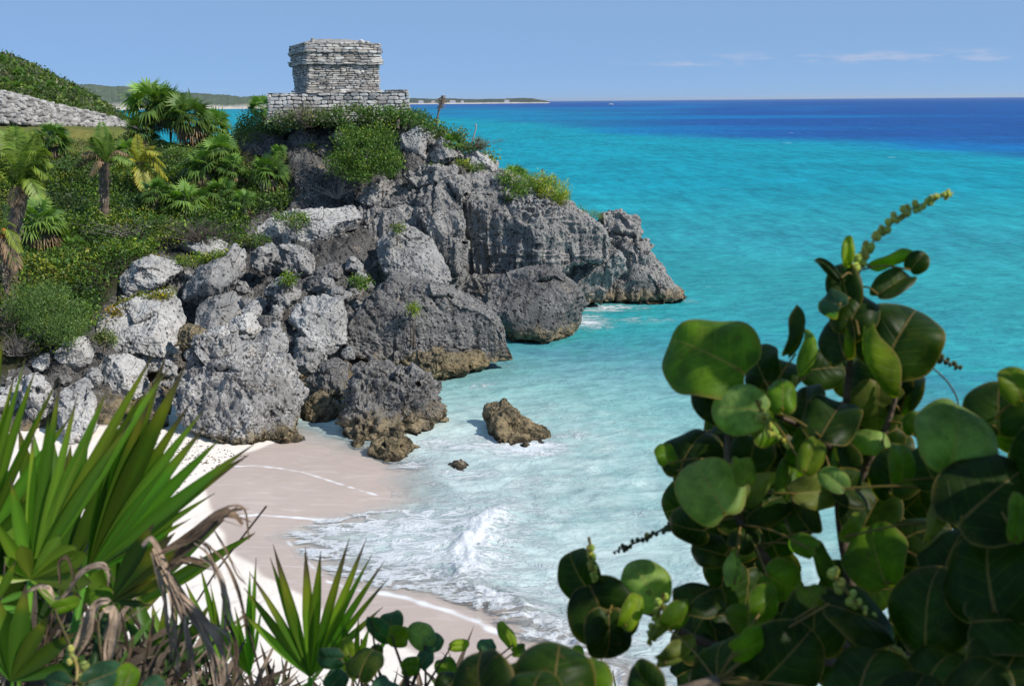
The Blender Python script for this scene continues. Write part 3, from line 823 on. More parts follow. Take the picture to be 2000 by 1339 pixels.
def vnormals(V, F):
    nrm = np.cross(V[F[:, 2]] - V[F[:, 0]], V[F[:, 3]] - V[F[:, 1]])
    out = np.zeros_like(V)
    for k in range(4):
        for j in range(3):
            out[:, j] += np.bincount(F[:, k], nrm[:, j], len(V))
    return unit(out)

def rock_geometry(outline, Y, T, seed, lean=0.35, rough=1.0, facets=20, block=0.5, flute=0.0, strata=0.0, grow=1.0):
    """a solid rock whose outline is that of the photograph; Y distance, T half thickness in metres"""
    r = np.random.default_rng(seed)
    o = np.asarray(outline, float)
    o = o.mean(0) + (o - o.mean(0)) * grow
    x, y = o[:, 0], o[:, 1]; x2, y2 = np.roll(x, -1), np.roll(y, -1)
    cr = x * y2 - x2 * y; A = cr.sum() / 2
    cu, cv = ((x + x2) * cr).sum() / (6 * A), ((y + y2) * cr).sum() / (6 * A)
    c = U(cu, cv, Y); n = unit(c - CAMP)
    e1 = unit(np.cross(n, [0, 0, 1])); e2 = np.cross(e1, n)
    pl = []
    for u, v in o:
        d = ray(u, v)
        p = CAMP + d * (((c - CAMP) @ n) / (d @ n)) - c
        pl.append((p @ e1, p @ e2))
    pl = np.array(pl)
    th = np.linspace(-math.pi, math.pi, 721)
    R = np.zeros_like(th)
    for a, b in zip(pl, np.roll(pl, -1, 0)):
        d = b - a
        den = np.cos(th) * d[1] - np.sin(th) * d[0]
        with np.errstate(all='ignore'):
            t = (a[0] * d[1] - a[1] * d[0]) / den
            s = (a[0] * np.sin(th) - a[1] * np.cos(th)) / den
        ok = (np.abs(den) > 1e-9) & (t > 0) & (s >= -1e-6) & (s <= 1 + 1e-6)
        R = np.where(ok, np.maximum(R, t), R)
    R = np.where(R <= 0, np.median(R), R)
    wpx = max(np.ptp(x), np.ptp(y)) * 0.512
    nn = int(np.clip(wpx * 0.62, 14, 112))
    D, F = cube_sphere(nn)
    theta = np.arctan2(D[:, 2], D[:, 0]); cp = np.hypot(D[:, 0], D[:, 2]); sp = D[:, 1]
    rr = np.interp(theta, th, R) * cp ** block
    dep = T * np.sign(sp) * np.abs(sp) ** 0.85
    L = np.stack([rr * np.cos(theta), dep, rr * np.sin(theta)], 1)
    size = float(np.median(R))
    S = np.array([size, T, size])
    Q = L / S
    for k in range(facets):
        m = unit(np.array([r.normal() * 0.9, -abs(r.normal()) - 0.3, r.normal() * 0.8 + 0.15]))
        dt = Q @ m; lim = dt.max() * r.uniform(0.46, 0.84)
        Q = Q - np.maximum(dt - lim, 0)[:, None] * m * 0.97
    L = Q * S
    L[:, 1] += lean * L[:, 2]
    V = c + L[:, :1] * e1 + L[:, 1:2] * unit(np.array([n[0], n[1], 0]))[None] + L[:, 2:] * e2
    nr = vnormals(V, F)
    if ((V - c) * nr).sum() < 0: nr = -nr; F = F[:, ::-1]
    sh = r.uniform(0, 80, 3)
    G = V + sh
    k = min(size, 3.0)
    h = 0.09 * k * fbm(G * (0.9 / k), 3)
    h = h + rough * (0.13 * fbm(G * 1.1, 4) + 0.12 * (ridged(G * 1.7, 3) - 1.2) * sstep(-0.35, 0.25, fbm(G * 0.5 + 9, 2)))
    h = h + rough * 0.05 * (ridged(G * 4.6, 2) - 1.0) * sstep(-.4, .2, perlin(G * .8 + 30)) + rough * .03 * (ridged(G * 10., 1) - .6)
    if flute:
        h = h + flute * (ridged(G * np.array([1.5, 1.5, 0.16]), 3) - 1.3) + flute * 0.5 * fbm(G * np.array([.6, .6, .1]), 2)
        cv_ = np.abs(perlin(G * np.array([0.42, 0.42, 0.06]) + 4))
        h = h - flute * 1.3 * (1 - sstep(0.0, 0.07, cv_))
    if strata:
        h = h + strata * (ridged(G * np.array([.25, .25, 2.0]), 3) - 1.2)
    h = np.clip(h, -0.45 * k, 0.45 * k)
    V = V + nr * h[:, None]
    return V, F, c

ROCK_GROUP = 'limestone boulders piled below the headland'
def rock(label, outline, Y, T, mat, seed, name='boulder', cat='boulder', group=ROCK_GROUP, **kw):
    V, F, c = rock_geometry(outline, Y, T, seed, **kw)
    mb = MB(); mb.add(V, F)
    o = mb.build(name, M[mat], offset=c)
    o.location = c
    return tag(o, label, cat, group)

# bedrock cliff of the headland (one mass of ground)
cl = MB()
CLIFF = [
    ([(672, 500), (700, 455), (706, 392), (742, 352), (778, 338), (806, 350), (824, 400), (842, 450), (868, 500), (886, 545), (800, 565), (730, 545)], 65.2, 2.6, 1, dict(flute=.24, strata=.05, lean=.25, rough=1.0, facets=5)),
    ([(780, 345), (835, 326), (884, 335), (902, 372), (908, 420), (908, 470), (900, 545), (872, 556), (846, 490), (826, 430), (800, 385)], 65.0, 2.4, 2, dict(flute=.27, strata=.05, lean=.2, rough=1.0, facets=4)),
    ([(898, 350), (940, 338), (988, 345), (1050, 378), (1108, 398), (1150, 420), (1178, 446), (1194, 478), (1182, 505), (1120, 515), (1060, 545), (1000, 565), (940, 575), (898, 560), (888, 480), (894, 400)], 66.6, 2.7, 3, dict(flute=.2, strata=.14, lean=.15, rough=1.1, facets=5)),
    ([(1080, 505), (1130, 478), (1186, 462), (1222, 505), (1226, 530), (1196, 548), (1180, 588), (1120, 592), (1070, 570)], 68.0, 2.0, 4, dict(flute=.16, lean=-.25, rough=1.0, facets=4)),
    ([(1172, 590), (1176, 548), (1184, 512), (1187, 450), (1177, 424), (1187, 409), (1206, 414), (1224, 418), (1243, 422), (1247, 440), (1243, 470), (1268, 488), (1294, 520), (1313, 551), (1338, 566), (1343, 580), (1312, 588), (1245, 592)], 70.8, 1.7, 5, dict(flute=.22, lean=.1, rough=1.3, facets=3)),
    ([(870, 560), (930, 540), (1010, 535), (1060, 560), (1080, 610), (1040, 650), (960, 640), (890, 610)], 63.6, 2.0, 6, dict(lean=.1, rough=1.1)),
    ([(560, 360), (600, 330), (680, 330), (720, 360), (710, 410), (660, 420), (590, 410)], 68.0, 1.8, 7, dict(lean=.3, flute=.1, rough=.9)),
    ([(560, 260), (640, 248), (700, 250), (720, 290), (700, 330), (620, 330), (565, 310)], 72.0, 1.8, 8, dict(lean=.6, rough=.9)),
    ([(700, 255), (780, 240), (850, 245), (900, 280), (960, 305), (985, 345), (900, 360), (800, 355), (720, 340)], 70.2, 2.2, 9, dict(lean=.9, rough=1.0)),
    ([(960, 320), (1000, 335), (1060, 352), (1110, 392), (1170, 425), (1185, 450), (1120, 440), (1040, 410), (970, 370)], 69.2, 1.6, 10, dict(lean=.8, rough=1.0)),
    ([(640, 460), (700, 470), (770, 540), (760, 600), (700, 600), (650, 540)], 61.5, 1.4, 12, dict(lean=.3)),
]
for out_, Y_, T_, sd_, kw_ in CLIFF:
    V_, F_, c_ = rock_geometry(out_, Y_, T_, sd_ + 100, **kw_)
    cl.add(V_, F_)
tag(cl.build('cliff', M['rock_cliff']), kind='structure')

R = rock
R('long dark grey boulder with a flat overhanging base, reaching the water', [(669, 650), (681, 612), (732, 570), (768, 548), (819, 551), (891, 570), (945, 594), (974, 622), (1000, 697), (981, 702), (927, 700), (855, 702), (730, 700), (680, 684)], 52.3, 2.0, 'rock_dark', 21, flute=.08, lean=.42, facets=3, block=.42)
R('brown wave cut ledge under the long dark boulder', [(690, 712), (752, 690), (855, 692), (954, 688), (987, 706), (949, 732), (927, 750), (873, 753), (828, 756), (790, 748), (720, 730)], 50.0, 1.7, 'rock_ochre', 22, lean=-.2, flute=.12)
R('tilted grey boulder with a bright right face, leaning on the cliff', [(735, 476), (779, 437), (812, 454), (838, 465), (865, 502), (886, 546), (864, 560), (819, 560), (774, 553), (748, 526), (737, 495)], 60.6, 1.6, 'rock_grey', 23, lean=.6, facets=8)
R('rounded dark rock at the cliff foot with a brown tide line, in white surf', [(945, 590), (961, 551), (999, 531), (1043, 524), (1088, 529), (1117, 550), (1140, 573), (1148, 592), (1139, 616), (1143, 630), (1134, 657), (1106, 663), (1043, 661), (999, 656), (970, 625)], 59.4, 1.9, 'rock_dark', 24, lean=.1, facets=2, block=.42)
R('jagged dark boulder at the waterline in front of the pile', [(664, 800), (685, 760), (701, 717), (730, 709), (770, 724), (808, 730), (820, 756), (840, 738), (866, 752), (863, 798), (873, 829), (855, 858), (792, 860), (752, 856), (712, 870), (676, 860)], 42.2, 1.5, 'rock_dark', 25, rough=3.0, lean=.2, facets=4)
R('low ochre rock with a dark top at the edge of the swash', [(714, 886), (730, 866), (757, 863), (783, 852), (812, 873), (839, 887), (835, 900), (800, 912), (739, 909)], 38.5, .9, 'rock_ochre', 26, rough=1.0, facets=6)
R('small pointed yellow stone left of the low ochre rock', [(683, 874), (700, 849), (714, 860), (709, 886), (688, 887)], 39.5, .45, 'rock_ochre', 27, rough=.6)
R('lone tan rock standing in the surf with a wet dark skirt', [(927, 826), (939, 784), (963, 786), (999, 805), (1018, 822), (1044, 831), (1072, 841), (1077, 858), (1061, 873), (1034, 872), (999, 864), (975, 850), (934, 850)], 41.0, 1.1, 'rock_ochre', 28, rough=1.4, lean=.6, facets=5)
R('small brown stone beside the lone tan rock', [(1014, 872), (1024, 864), (1038, 869), (1036, 882), (1018, 884)], 39.3, .3, 'rock_ochre', 29, rough=.4)
R('half drowned grey rock with a wave pouring over it', [(846, 940), (862, 917), (900, 906), (942, 918), (956, 938), (905, 948)], 36.6, .8, 'rock_pale', 30, rough=.8)
R('huge pitted grey boulder at the back of the beach', [(321, 762), (350, 724), (378, 672), (422, 661), (473, 675), (526, 683), (556, 697), (587, 724), (593, 767), (580, 812), (578, 838), (537, 846), (473, 856), (422, 840), (371, 826), (343, 802), (325, 780)], 42.0, 1.9, 'rock_pitted', 31, rough=2.0, lean=.3, facets=6)
R('long white boulder sloping down to the left of the pile', [(187, 638), (214, 615), (265, 589), (308, 579), (352, 564), (367, 591), (367, 640), (352, 670), (330, 706), (293, 714), (240, 706), (221, 679), (189, 654)], 49.5, 1.7, 'rock_pale', 32, lean=.6, facets=8)
R('broad grey boulder with a pale upper edge, mid pile', [(346, 559), (383, 529), (422, 511), (447, 496), (462, 482), (482, 493), (492, 538), (488, 568), (458, 577), (422, 587), (383, 594), (357, 590)], 54.3, 1.5, 'rock_grey', 33, lean=.6, facets=8)
R('flat topped pale boulder bordered by creeping green plants', [(210, 559), (236, 532), (268, 511), (297, 503), (329, 509), (364, 518), (363, 543), (346, 568), (311, 568), (286, 580), (243, 577)], 54.0, 1.4, 'rock_pale', 34, lean=.6)
R('low grey rock below the leafless brown shrub', [(317, 480), (351, 468), (401, 471), (444, 460), (457, 480), (438, 500), (379, 504), (328, 502)], 59.0, 1.1, 'rock_pale', 35, lean=.6)
R('smooth grey slab lying in the middle of the pile', [(360, 602), (401, 589), (458, 573), (489, 582), (503, 611), (465, 626), (437, 641), (401, 648), (367, 640)], 51.5, 1.2, 'rock_grey', 36, rough=.6, lean=.7)
R('upright grey rock left of the twin tops', [(482, 504), (497, 490), (530, 478), (547, 490), (552, 520), (546, 542), (510, 538), (486, 528)], 57.5, .9, 'rock_grey', 37)
R('grey rock with twin tops below the white ledge', [(525, 484), (562, 473), (588, 482), (613, 496), (629, 516), (614, 540), (580, 548), (567, 534), (542, 525)], 58.8, 1.1, 'rock_grey', 38)
R('rough grey rock behind the small bright green plant', [(500, 560), (530, 543), (562, 550), (592, 569), (596, 592), (565, 608), (530, 603), (511, 587)], 54.6, 1.0, 'rock_grey', 39, rough=1.3)
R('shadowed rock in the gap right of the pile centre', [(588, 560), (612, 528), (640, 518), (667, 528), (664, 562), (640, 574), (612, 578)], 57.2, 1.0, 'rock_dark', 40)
R('bright faced boulder perched against the long dark boulder', [(561, 638), (572, 607), (594, 589), (634, 582), (674, 593), (704, 616), (690, 640), (671, 669), (645, 689), (615, 677), (572, 672)], 50.3, 1.5, 'rock_pale', 41, rough=1.1, facets=10)
R('small grey rock resting above the bright faced boulder', [(621, 570), (659, 561), (690, 572), (690, 593), (666, 602), (628, 587)], 53.4, .8, 'rock_grey', 42)
R('leaning grey boulder with a sandy right edge', [(557, 686), (577, 668), (598, 665), (621, 675), (643, 703), (639, 716), (609, 727), (587, 738), (571, 716)], 45.8, 1.0, 'rock_grey', 43)
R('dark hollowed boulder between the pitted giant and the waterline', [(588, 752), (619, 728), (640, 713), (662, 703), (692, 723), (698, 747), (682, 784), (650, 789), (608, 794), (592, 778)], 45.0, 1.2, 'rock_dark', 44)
R('low yellowish rock in the shade behind the wet sand', [(575, 812), (600, 788), (625, 768), (651, 788), (664, 805), (668, 844), (600, 850), (574, 835)], 43.0, 1.2, 'rock_ochre', 45)
R('shaded bluish rock wedged above the pitted giant', [(493, 662), (510, 648), (535, 643), (560, 653), (564, 688), (545, 698), (508, 683)], 48.2, .8, 'rock_grey', 46, rough=.5)
R('broken pale stone beside the smooth grey slab', [(448, 627), (480, 613), (500, 610), (522, 623), (524, 643), (500, 658), (470, 663), (443, 652)], 49.8, .7, 'rock_pale', 47, rough=.5, facets=14)
R('angular stone on the upper edge of the pitted giant', [(398, 652), (420, 638), (445, 638), (457, 662), (430, 671), (403, 665)], 47.8, .6, 'rock_pale', 48, rough=.5, facets=14)
R('wedge shaped stone in the crack right of the smooth slab', [(470, 606), (485, 590), (505, 588), (518, 606), (508, 620), (480, 620)], 51.2, .5, 'rock_pale', 49, rough=.4, facets=12)
R('reddish crevice rock between the white boulder and pitted giant', [(338, 682), (344, 648), (365, 633), (396, 643), (421, 653), (426, 668), (385, 679), (358, 694)], 47.6, .9, 'rock_ochre', 50)
R('rounded white boulder below the feathery green shrub', [(108, 687), (135, 668), (165, 660), (189, 673), (190, 692), (171, 722), (140, 737), (113, 727), (103, 707)], 45.3, 1.0, 'rock_pale', 51, rough=.7)
R('large white boulder behind the fan palm blades', [(166, 722), (192, 703), (234, 694), (275, 703), (310, 720), (316, 752), (303, 773), (258, 780), (205, 766), (177, 752)], 45.0, 1.3, 'rock_pale', 52, rough=.8)
R('white pitted boulder standing on the sand behind the palm blades', [(118, 760), (140, 736), (165, 733), (189, 754), (190, 790), (192, 842), (165, 886), (130, 880), (108, 822)], 40.0, 1.2, 'rock_pale', 53)
R('pale boulder low at the far left of the beach', [(42, 742), (70, 733), (100, 743), (110, 760), (102, 802), (70, 825), (42, 803)], 41.0, 1.1, 'rock_pale', 54)
R('small white rock under the shrub at the left', [(62, 712), (85, 690), (106, 688), (107, 707), (90, 728), (68, 732)], 44.4, .6, 'rock_pale', 55, rough=.6)
R('white rock at the left edge above the sand', [(-40, 790), (-10, 740), (30, 735), (52, 760), (40, 810), (0, 830)], 42.0, 1.0, 'rock_pale', 56)
R('shaded round rock tucked between two white boulders', [(163, 736), (180, 718), (199, 723), (202, 747), (185, 758), (168, 752)], 43.6, .5, 'rock_grey', 57, rough=.4)
R('low knobbly rock strip at the top of the sand', [(486, 860), (520, 846), (560, 845), (612, 860), (602, 872), (540, 872)], 40.1, .6, 'rock_ochre', 58, rough=.8)
R('flat stone lying on the sand under the pitted giant', [(400, 848), (425, 836), (462, 846), (466, 862), (430, 866), (404, 862)], 41.0, .4, 'rock_pale', 59, rough=.5)
R('small stone at the foot of the white pitted boulder', [(280, 815), (305, 800), (332, 812), (330, 832), (300, 836), (282, 830)], 42.2, .4, 'rock_pale', 60, rough=.5)
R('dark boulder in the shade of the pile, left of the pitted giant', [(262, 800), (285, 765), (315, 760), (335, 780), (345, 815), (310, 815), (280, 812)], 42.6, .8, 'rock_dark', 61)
# upper boulders on the headland
UG = 'weathered rocks on the upper headland'
R('overhanging white ledge sticking out of the slope', [(478, 456), (510, 428), (555, 416), (640, 408), (704, 397), (709, 419), (702, 447), (668, 459), (640, 484), (560, 480), (500, 474)], 62.4, 1.5, 'rock_pale', 62, group=UG, lean=.5, facets=7)
R('square dark rock above the palms, beside the footpath', [(474, 286), (510, 269), (549, 265), (563, 299), (561, 321), (510, 318), (476, 307)], 75.5, 1.1, 'rock_dark', 63, group=UG)
R('cracked pale rock at the top of the slope below the temple', [(556, 265), (580, 251), (601, 255), (636, 248), (680, 251), (673, 269), (636, 280), (604, 294), (576, 318), (560, 315)], 72.0, 1.1, 'rock_grey', 64, group=UG)
R('angled slab rock left of the round green bush', [(565, 330), (594, 311), (636, 293), (652, 302), (637, 318), (624, 339), (617, 371), (580, 389), (560, 367)], 70.0, 1.1, 'rock_grey', 65, group=UG, rough=.6)
R('pale blocky rock right of the round green bush', [(785, 264), (818, 244), (843, 251), (848, 279), (826, 322), (790, 319), (781, 293)], 69.0, 1.2, 'rock_pale', 66, group=UG, facets=12)
R('low rock with a dark hollow on the headland shoulder', [(826, 294), (860, 269), (888, 290), (907, 294), (890, 318), (846, 326)], 68.2, 1.0, 'rock_grey', 67, group=UG)
R('white rock on the headland edge against the sea', [(890, 299), (923, 293), (958, 304), (984, 315), (981, 339), (947, 333), (904, 322)], 68.6, 1.1, 'rock_pale', 68, group=UG)
R('small pale rock between the temple slope and the path', [(640, 262), (668, 255), (690, 262), (684, 280), (656, 284)], 70.8, .6, 'rock_pale', 69, group=UG)
R('broken block below the round bush at the cliff top', [(700, 372), (728, 358), (752, 362), (752, 388), (722, 402), (700, 394)], 65.4, .8, 'rock_grey', 70, group=UG, facets=12)
R('flat pale stone beside the footpath', [(395, 300), (430, 292), (470, 296), (468, 310), (420, 314), (395, 310)], 78.5, .6, 'rock_pale', 71, group=UG, rough=.4)
R('sunken rock under the square dark rock', [(470, 318), (500, 312), (540, 322), (556, 345), (540, 366), (500, 350), (476, 336)], 72.6, .8, 'rock_grey', 72, group=UG)
R('pinkish pitted rock at the foot of the near cliff', [(1185, 1350), (1198, 1285), (1238, 1262), (1290, 1288), (1345, 1325), (1340, 1370), (1250, 1400)], 23.4, .9, 'rock_pale', 73, group=ROCK_GROUP, rough=.8)
# rubble filling the gaps of the pile
rubspots = [(455, 655, 49.2, 20), (478, 668, 48.8, 15), (520, 630, 50.6, 17), (430, 655, 48.9, 14), (545, 612, 52.4, 19), (600, 610, 52.6, 15), (560, 560, 56, 17), (640, 555, 56.6, 18), (655, 540, 57.6, 13), (690, 520, 60, 18), (705, 540, 59.4, 14), (720, 560, 58.6, 12),
            (470, 560, 55, 14), (505, 520, 57, 12), (600, 640, 50, 14), (540, 640, 49.6, 15), (330, 720, 45.4, 18), (310, 790, 43.6, 14), (630, 700, 47.6, 13), (680, 690, 48.8, 16), (590, 800, 44.6, 14), (655, 800, 44.6, 20), (625, 690, 48.4, 10), (690, 575, 57, 14), (480, 590, 52.6, 12)]
rq = np.random.default_rng(99)
PILE = [(215, 610), (330, 500), (480, 480), (640, 470), (720, 560), (690, 690), (640, 800), (330, 800), (230, 760), (110, 780), (90, 720)]
while len(rubspots) < 85:
    u, v = rq.uniform(90, 720), rq.uniform(480, 830)
    if in_poly(PILE, np.array([u]), np.array([v]))[0]:
        p_ = hit(u, v, 36, 70)
        rubspots.append((u, v, p_[1] + .1, rq.uniform(9, 22)))
for i, (u, v, Y, s) in enumerate(rubspots):
    rr_ = np.random.default_rng(300 + i)
    a_ = np.sort(rr_.uniform(0, 2 * math.pi, 9))
    ol = [(u + s * 1.25 * math.cos(t) * rr_.uniform(.8, 1.15), v + s * math.sin(t) * rr_.uniform(.75, 1.1)) for t in np.linspace(0, 2 * math.pi, 9, endpoint=False)]
    R('grey angular stone filling a gap between the big boulders', ol, Y - .3, s * Y / FPX * .9, ('rock_grey', 'rock_grey', 'rock_dark')[i % 3], 400 + i, name='stone', cat='stone', group='loose stones between the boulders', rough=.8, facets=24, lean=.3, block=.8)

# ------------------------------------------------------------------ masonry
def stone_face(mb, o, ex, ez, en, w, hgt, ch, sw, r, jag=0.03, prot=0.05, tone=(0.5, 0.48, 0.46)):
    """a face of rough stones: o lower left corner, ex along, ez up, en outward"""
    z = 0.0
    while z < hgt - ch * 0.3:
        c = min(ch * r.uniform(0.65, 1.4), hgt - z)
        if hgt - z - c < ch * 0.4: c = hgt - z
        x = 0.0
        while x < w - 1e-4:
            l = sw * r.uniform(0.45, 1.9)
            if w - x - l < sw * 0.4: l = w - x
            g = min(0.013, c * 0.09)
            j = lambda: r.uniform(-jag, jag)
            cs = [(x + g + j() * .5, z + g + j()), (x + l - g + j() * .5, z + g + j()), (x + l - g + j() * .5, z + c - g + j()), (x + g + j() * .5, z + c - g + j())]
            # an irregular eight sided stone
            poly = []
            for q in range(4):
                a, b = cs[q], cs[(q + 1) % 4]
                k = r.uniform(0.12, 0.3); k2 = r.uniform(0.7, 0.88)
                for t in (k, k2): poly.append((a[0] + (b[0] - a[0]) * t, a[1] + (b[1] - a[1]) * t))
            poly = np.array(poly); ctr = poly.mean(0)
            p = prot * r.uniform(0.3, 1.5)
            rings = []
            for sc, d in ((1.0, -0.12), (1.0, p * 0.35), (0.78, p * 0.95 + r.uniform(-.01, .01))):
                q = ctr + (poly - ctr) * sc
                rings.append(o + q[:, :1] * ex + q[:, 1:] * ez + (d + np.array([r.uniform(-.012, .012) for _ in range(8)]))[:, None] * en)
            V = np.concatenate(rings + [[o + ctr[0] * ex + ctr[1] * ez + en * (p * r.uniform(.9, 1.1))]])
            k = np.arange(8); k2 = (k + 1) % 8
            f4 = np.concatenate([np.stack([k + 8 * i, k2 + 8 * i, k2 + 8 * i + 8, k + 8 * i + 8], 1) for i in range(2)])
            s = r.uniform(0.5, 1.25); tint = r.uniform(-.02, .02)
            colr = np.array(tone) * s + np.array([tint, 0, -tint])
            mb.add(V, f4, colr)
            mb.f.append(np.stack([k + 16, k2 + 16, np.full(8, 24)], 1) + mb.n - 25)
            x += l
        z += c

def box(mb, o, ex, ey, ez, x0, x1, y0, y1, z0, z1, col):
    P = np.array([o + ex * x + ey * y + ez * z for z in (z0, z1) for (x, y) in ((x0, y0), (x1, y0), (x1, y1), (x0, y1))])
    mb.add(P, [(3, 2, 1, 0), (4, 5, 6, 7), (0, 1, 5, 4), (1, 2, 6, 5), (2, 3, 7, 6), (3, 0, 4, 7)], col)

def stone_block(name, parent, o, ex, ey, W, D, z0, z1, off0, off1, ch, sw, seed, tone, prot=0.055, jag=0.03, sag=.075, top=True, **kw):
    """four stone faces round a mortar core; off0/off1 how far the wall stands out at the bottom and top"""
    r = random.Random(seed)
    ez = np.array([0, 0, 1.0])
    mb = MB()
    hgt = z1 - z0
    for side in range(4):
        if side == 0: a, b, en = (-off0, -off0), (W + off0, -off0), -ey
        elif side == 1: a, b, en = (W + off0, -off0), (W + off0, D + off0), ex
        elif side == 2: a, b, en = (W + off0, D + off0), (-off0, D + off0), ey
        else: a, b, en = (-off0, D + off0), (-off0, -off0), -ex
        A_ = o + ex * a[0] + ey * a[1] + ez * z0; B_ = o + ex * b[0] + ey * b[1] + ez * z0
        up = unit(ez * hgt + en * (off1 - off0))
        stone_face(mb, A_, unit(B_ - A_), up, en, np.linalg.norm(B_ - A_), hgt, ch, sw, r, prot=prot, jag=jag, tone=tone)
    for q in range(len(mb.v)):      # centuries of settling
        G = mb.v[q]
        mb.v[q] = G + sag * np.stack([fbm(G * .9 + 3, 2), fbm(G * .9 + 33, 2), .8 * fbm(G * .7 + 63, 2)], 1)
    m = min(off0, off1) - 0.06
    box(mb, o, ex, ey, ez, -m, W + m, -m, D + m, z0 - 0.02, z1 - 0.03, (0.17, 0.163, 0.156))
    return mb.build(name, M['stone'], parent, smooth=False)

TY = 71.0
FL = U(604, 181, TY)
FL0 = FL * np.array([1, 1, 0])
tang = math.radians(9.6 + 13)
tex = np.array([math.cos(tang), math.sin(tang), 0]); tey = np.array([-math.sin(tang), math.cos(tang), 0])
def solve(fn, target, lo, hi):
    for _ in range(50):
        m = (lo + hi) / 2
        if fn(m) < target: lo = m
        else: hi = m
    return (lo + hi) / 2
TW = solve(lambda w: project(FL + tex * w)[0], 742, 1, 9)
TDp = solve(lambda d: -project(FL + tey * d)[0], -575, 1, 9)
tz0 = FL[2]
sc_ = TY / FPX
t_loc = np.array([FL[0], FL[1], 0])
temple = thing('temple', 'small square grey stone temple with a double cornice on top of the headland', 'temple')
PX = sc_ * .99
zz = [tz0 + k * PX for k in (0, 6, 52, 62, 74, 93, 97)]
ST = (0.50, 0.478, 0.452)
stone_block('plinth', temple, FL0, tex, tey, TW, TDp, zz[0] - .02, zz[1], .22, .12, .11, .5, 1, ST)
stone_block('wall', temple, FL0, tex, tey, TW, TDp, zz[1], zz[2], 0.0, .06, .13, .36, 2, ST, jag=.03)
stone_block('moulding', temple, FL0, tex, tey, TW, TDp, zz[2], zz[3], .24, .27, .19, .5, 3, ST)
stone_block('frieze', temple, FL0, tex, tey, TW, TDp, zz[3], zz[4], .12, .14, .22, .5, 4, ST)
stone_block('cornice', temple, FL0, tex, tey, TW, TDp, zz[4], zz[4] + .2, .25, .26, .2, .5, 6, ST)
stone_block('parapet', temple, FL0, tex, tey, TW, TDp, zz[4] + .2, zz[5], .2, .06, .17, .45, 5, ST)
# weathered, slightly domed roof
n_ = 40
gx, gy = np.meshgrid(np.linspace(-.05, TW + .05, n_), np.linspace(-.05, TDp + .05, n_))
qx, qy = (gx.ravel() / TW - .5) * 2, (gy.ravel() / TDp - .5) * 2
rz = zz[5] - .08 + 0.42 * np.clip(1 - np.maximum(np.abs(qx + .1), np.abs(qy)) ** 2.2, 0, 1)
rv = FL[None] * [1, 1, 0] + gx.ravel()[:, None] * tex + gy.ravel()[:, None] * tey
rv[:, 2] = rz + 0.05 * (ridged(np.stack([gx.ravel() * 2, gy.ravel() * 2, rz * 0], 1), 3) - 1)
mb = MB(); mb.add(rv, grid_faces(n_, n_), (0.33, 0.31, 0.29))
mb.build('roof', M['stone'], temple)
r_ = random.Random(8)
for (fx_, fy_, s_) in ((.09, .02, .15), (.78, .05, .22), (.8, .1, .16), (.86, .04, .15), (.3, .03, .1), (.55, .04, .1)):
    p = FL * [1, 1, 0] + tex * TW * fx_ + tey * TDp * fy_ + np.array([0, 0, zz[5] + s_ * .3])
    D_, F_ = cube_sphere(5)
    mb = MB(); mb.add(p + D_ * np.array([s_, s_, s_ * (1.6 if fx_ < .1 else .7)]) * (1 + .25 * perlin(D_ * 2 + fx_ * 30)[:, None]), F_, np.array(ST) * r_.uniform(.8, 1.2))
    mb.build('coping_stone', M['stone'], temple)
# platform under the temple
PL = U(524, 184, 69.9)
pang = math.radians(8)
pex = np.array([math.cos(pang), math.sin(pang), 0]); pey = np.array([-math.sin(pang), math.cos(pang), 0])
PW = solve(lambda w: project(PL + pex * w)[0], 796, 2, 16)
stone_block('platform', temple, PL * np.array([1, 1, 0]), pex, pey, PW, TDp + 3.0, 12.7, tz0 - .02, .12, .0, .19, .42, 9, (0.55, 0.53, 0.51), prot=.07, jag=.035)
n_ = 40
gx, gy = np.meshgrid(np.linspace(-.08, PW + .08, 60), np.linspace(-.08, TDp + 3.08, n_))
rv = PL[None] * [1, 1, 0] + gx.ravel()[:, None] * pex + gy.ravel()[:, None] * pey
rv[:, 2] = tz0 - .03 + 0.025 * fbm(np.stack([gx.ravel() * 2, gy.ravel() * 2, gx.ravel() * 0], 1), 3)
mb = MB(); mb.add(rv, grid_faces(n_, 60), (0.42, 0.39, 0.35)); mb.build('floor', M['stone'], temple)
mb = MB()
stone_face(mb, PL * np.array([1, 1, 0]) + pex * (PW - 1.55) + np.array([0, 0, tz0 - .04]), pex, np.array([0, 0, 1.0]), -pey, 1.6, .2, .16, .4, random.Random(4), prot=.06, tone=ST)
box(mb, PL + np.array([0, 0, -PL[2]]), pex, pey, np.array([0, 0, 1.0]), PW - 1.55, PW + .02, .02, 1.6, tz0 - .1, tz0 + .13, (0.45, 0.43, 0.4))
mb.build('raised_corner', M['stone'], temple, smooth=False)

# dry stone wall at the left, in front of the hill: a ruined bank of piled field stones
r_ = np.random.default_rng(77)
wall = thing('stone_wall', 'long ruined dry stone wall of piled field stones at the foot of the hill', 'stone wall')
w_u = [-200, 0, 48, 64, 126, 182, 225, 256]
w_top = [168, 181, 191, 195, 210, 223, 234, 243]
w_bot = [238, 240, 242, 243, 246, 248, 248, 247]
w_Y = [93, 94, 95, 95.5, 98, 102, 107, 112]
mb = MB()
nst = 0
D_, F_ = cube_sphere(4)
core = []
for u in np.linspace(-200, 256, 60):
    Yb = np.interp(u, w_u, w_Y)
    b = U(u, np.interp(u, w_u, w_bot), Yb); t = U(u, np.interp(u, w_u, w_top), Yb + 2.2)
    core.append(np.stack([b - [0, 0, .8], b + [0, .3, 0], t - [0, .0, .12], t + [0, 2.0, -.3], t + [0, 4, -4]]))
core = np.concatenate(core)
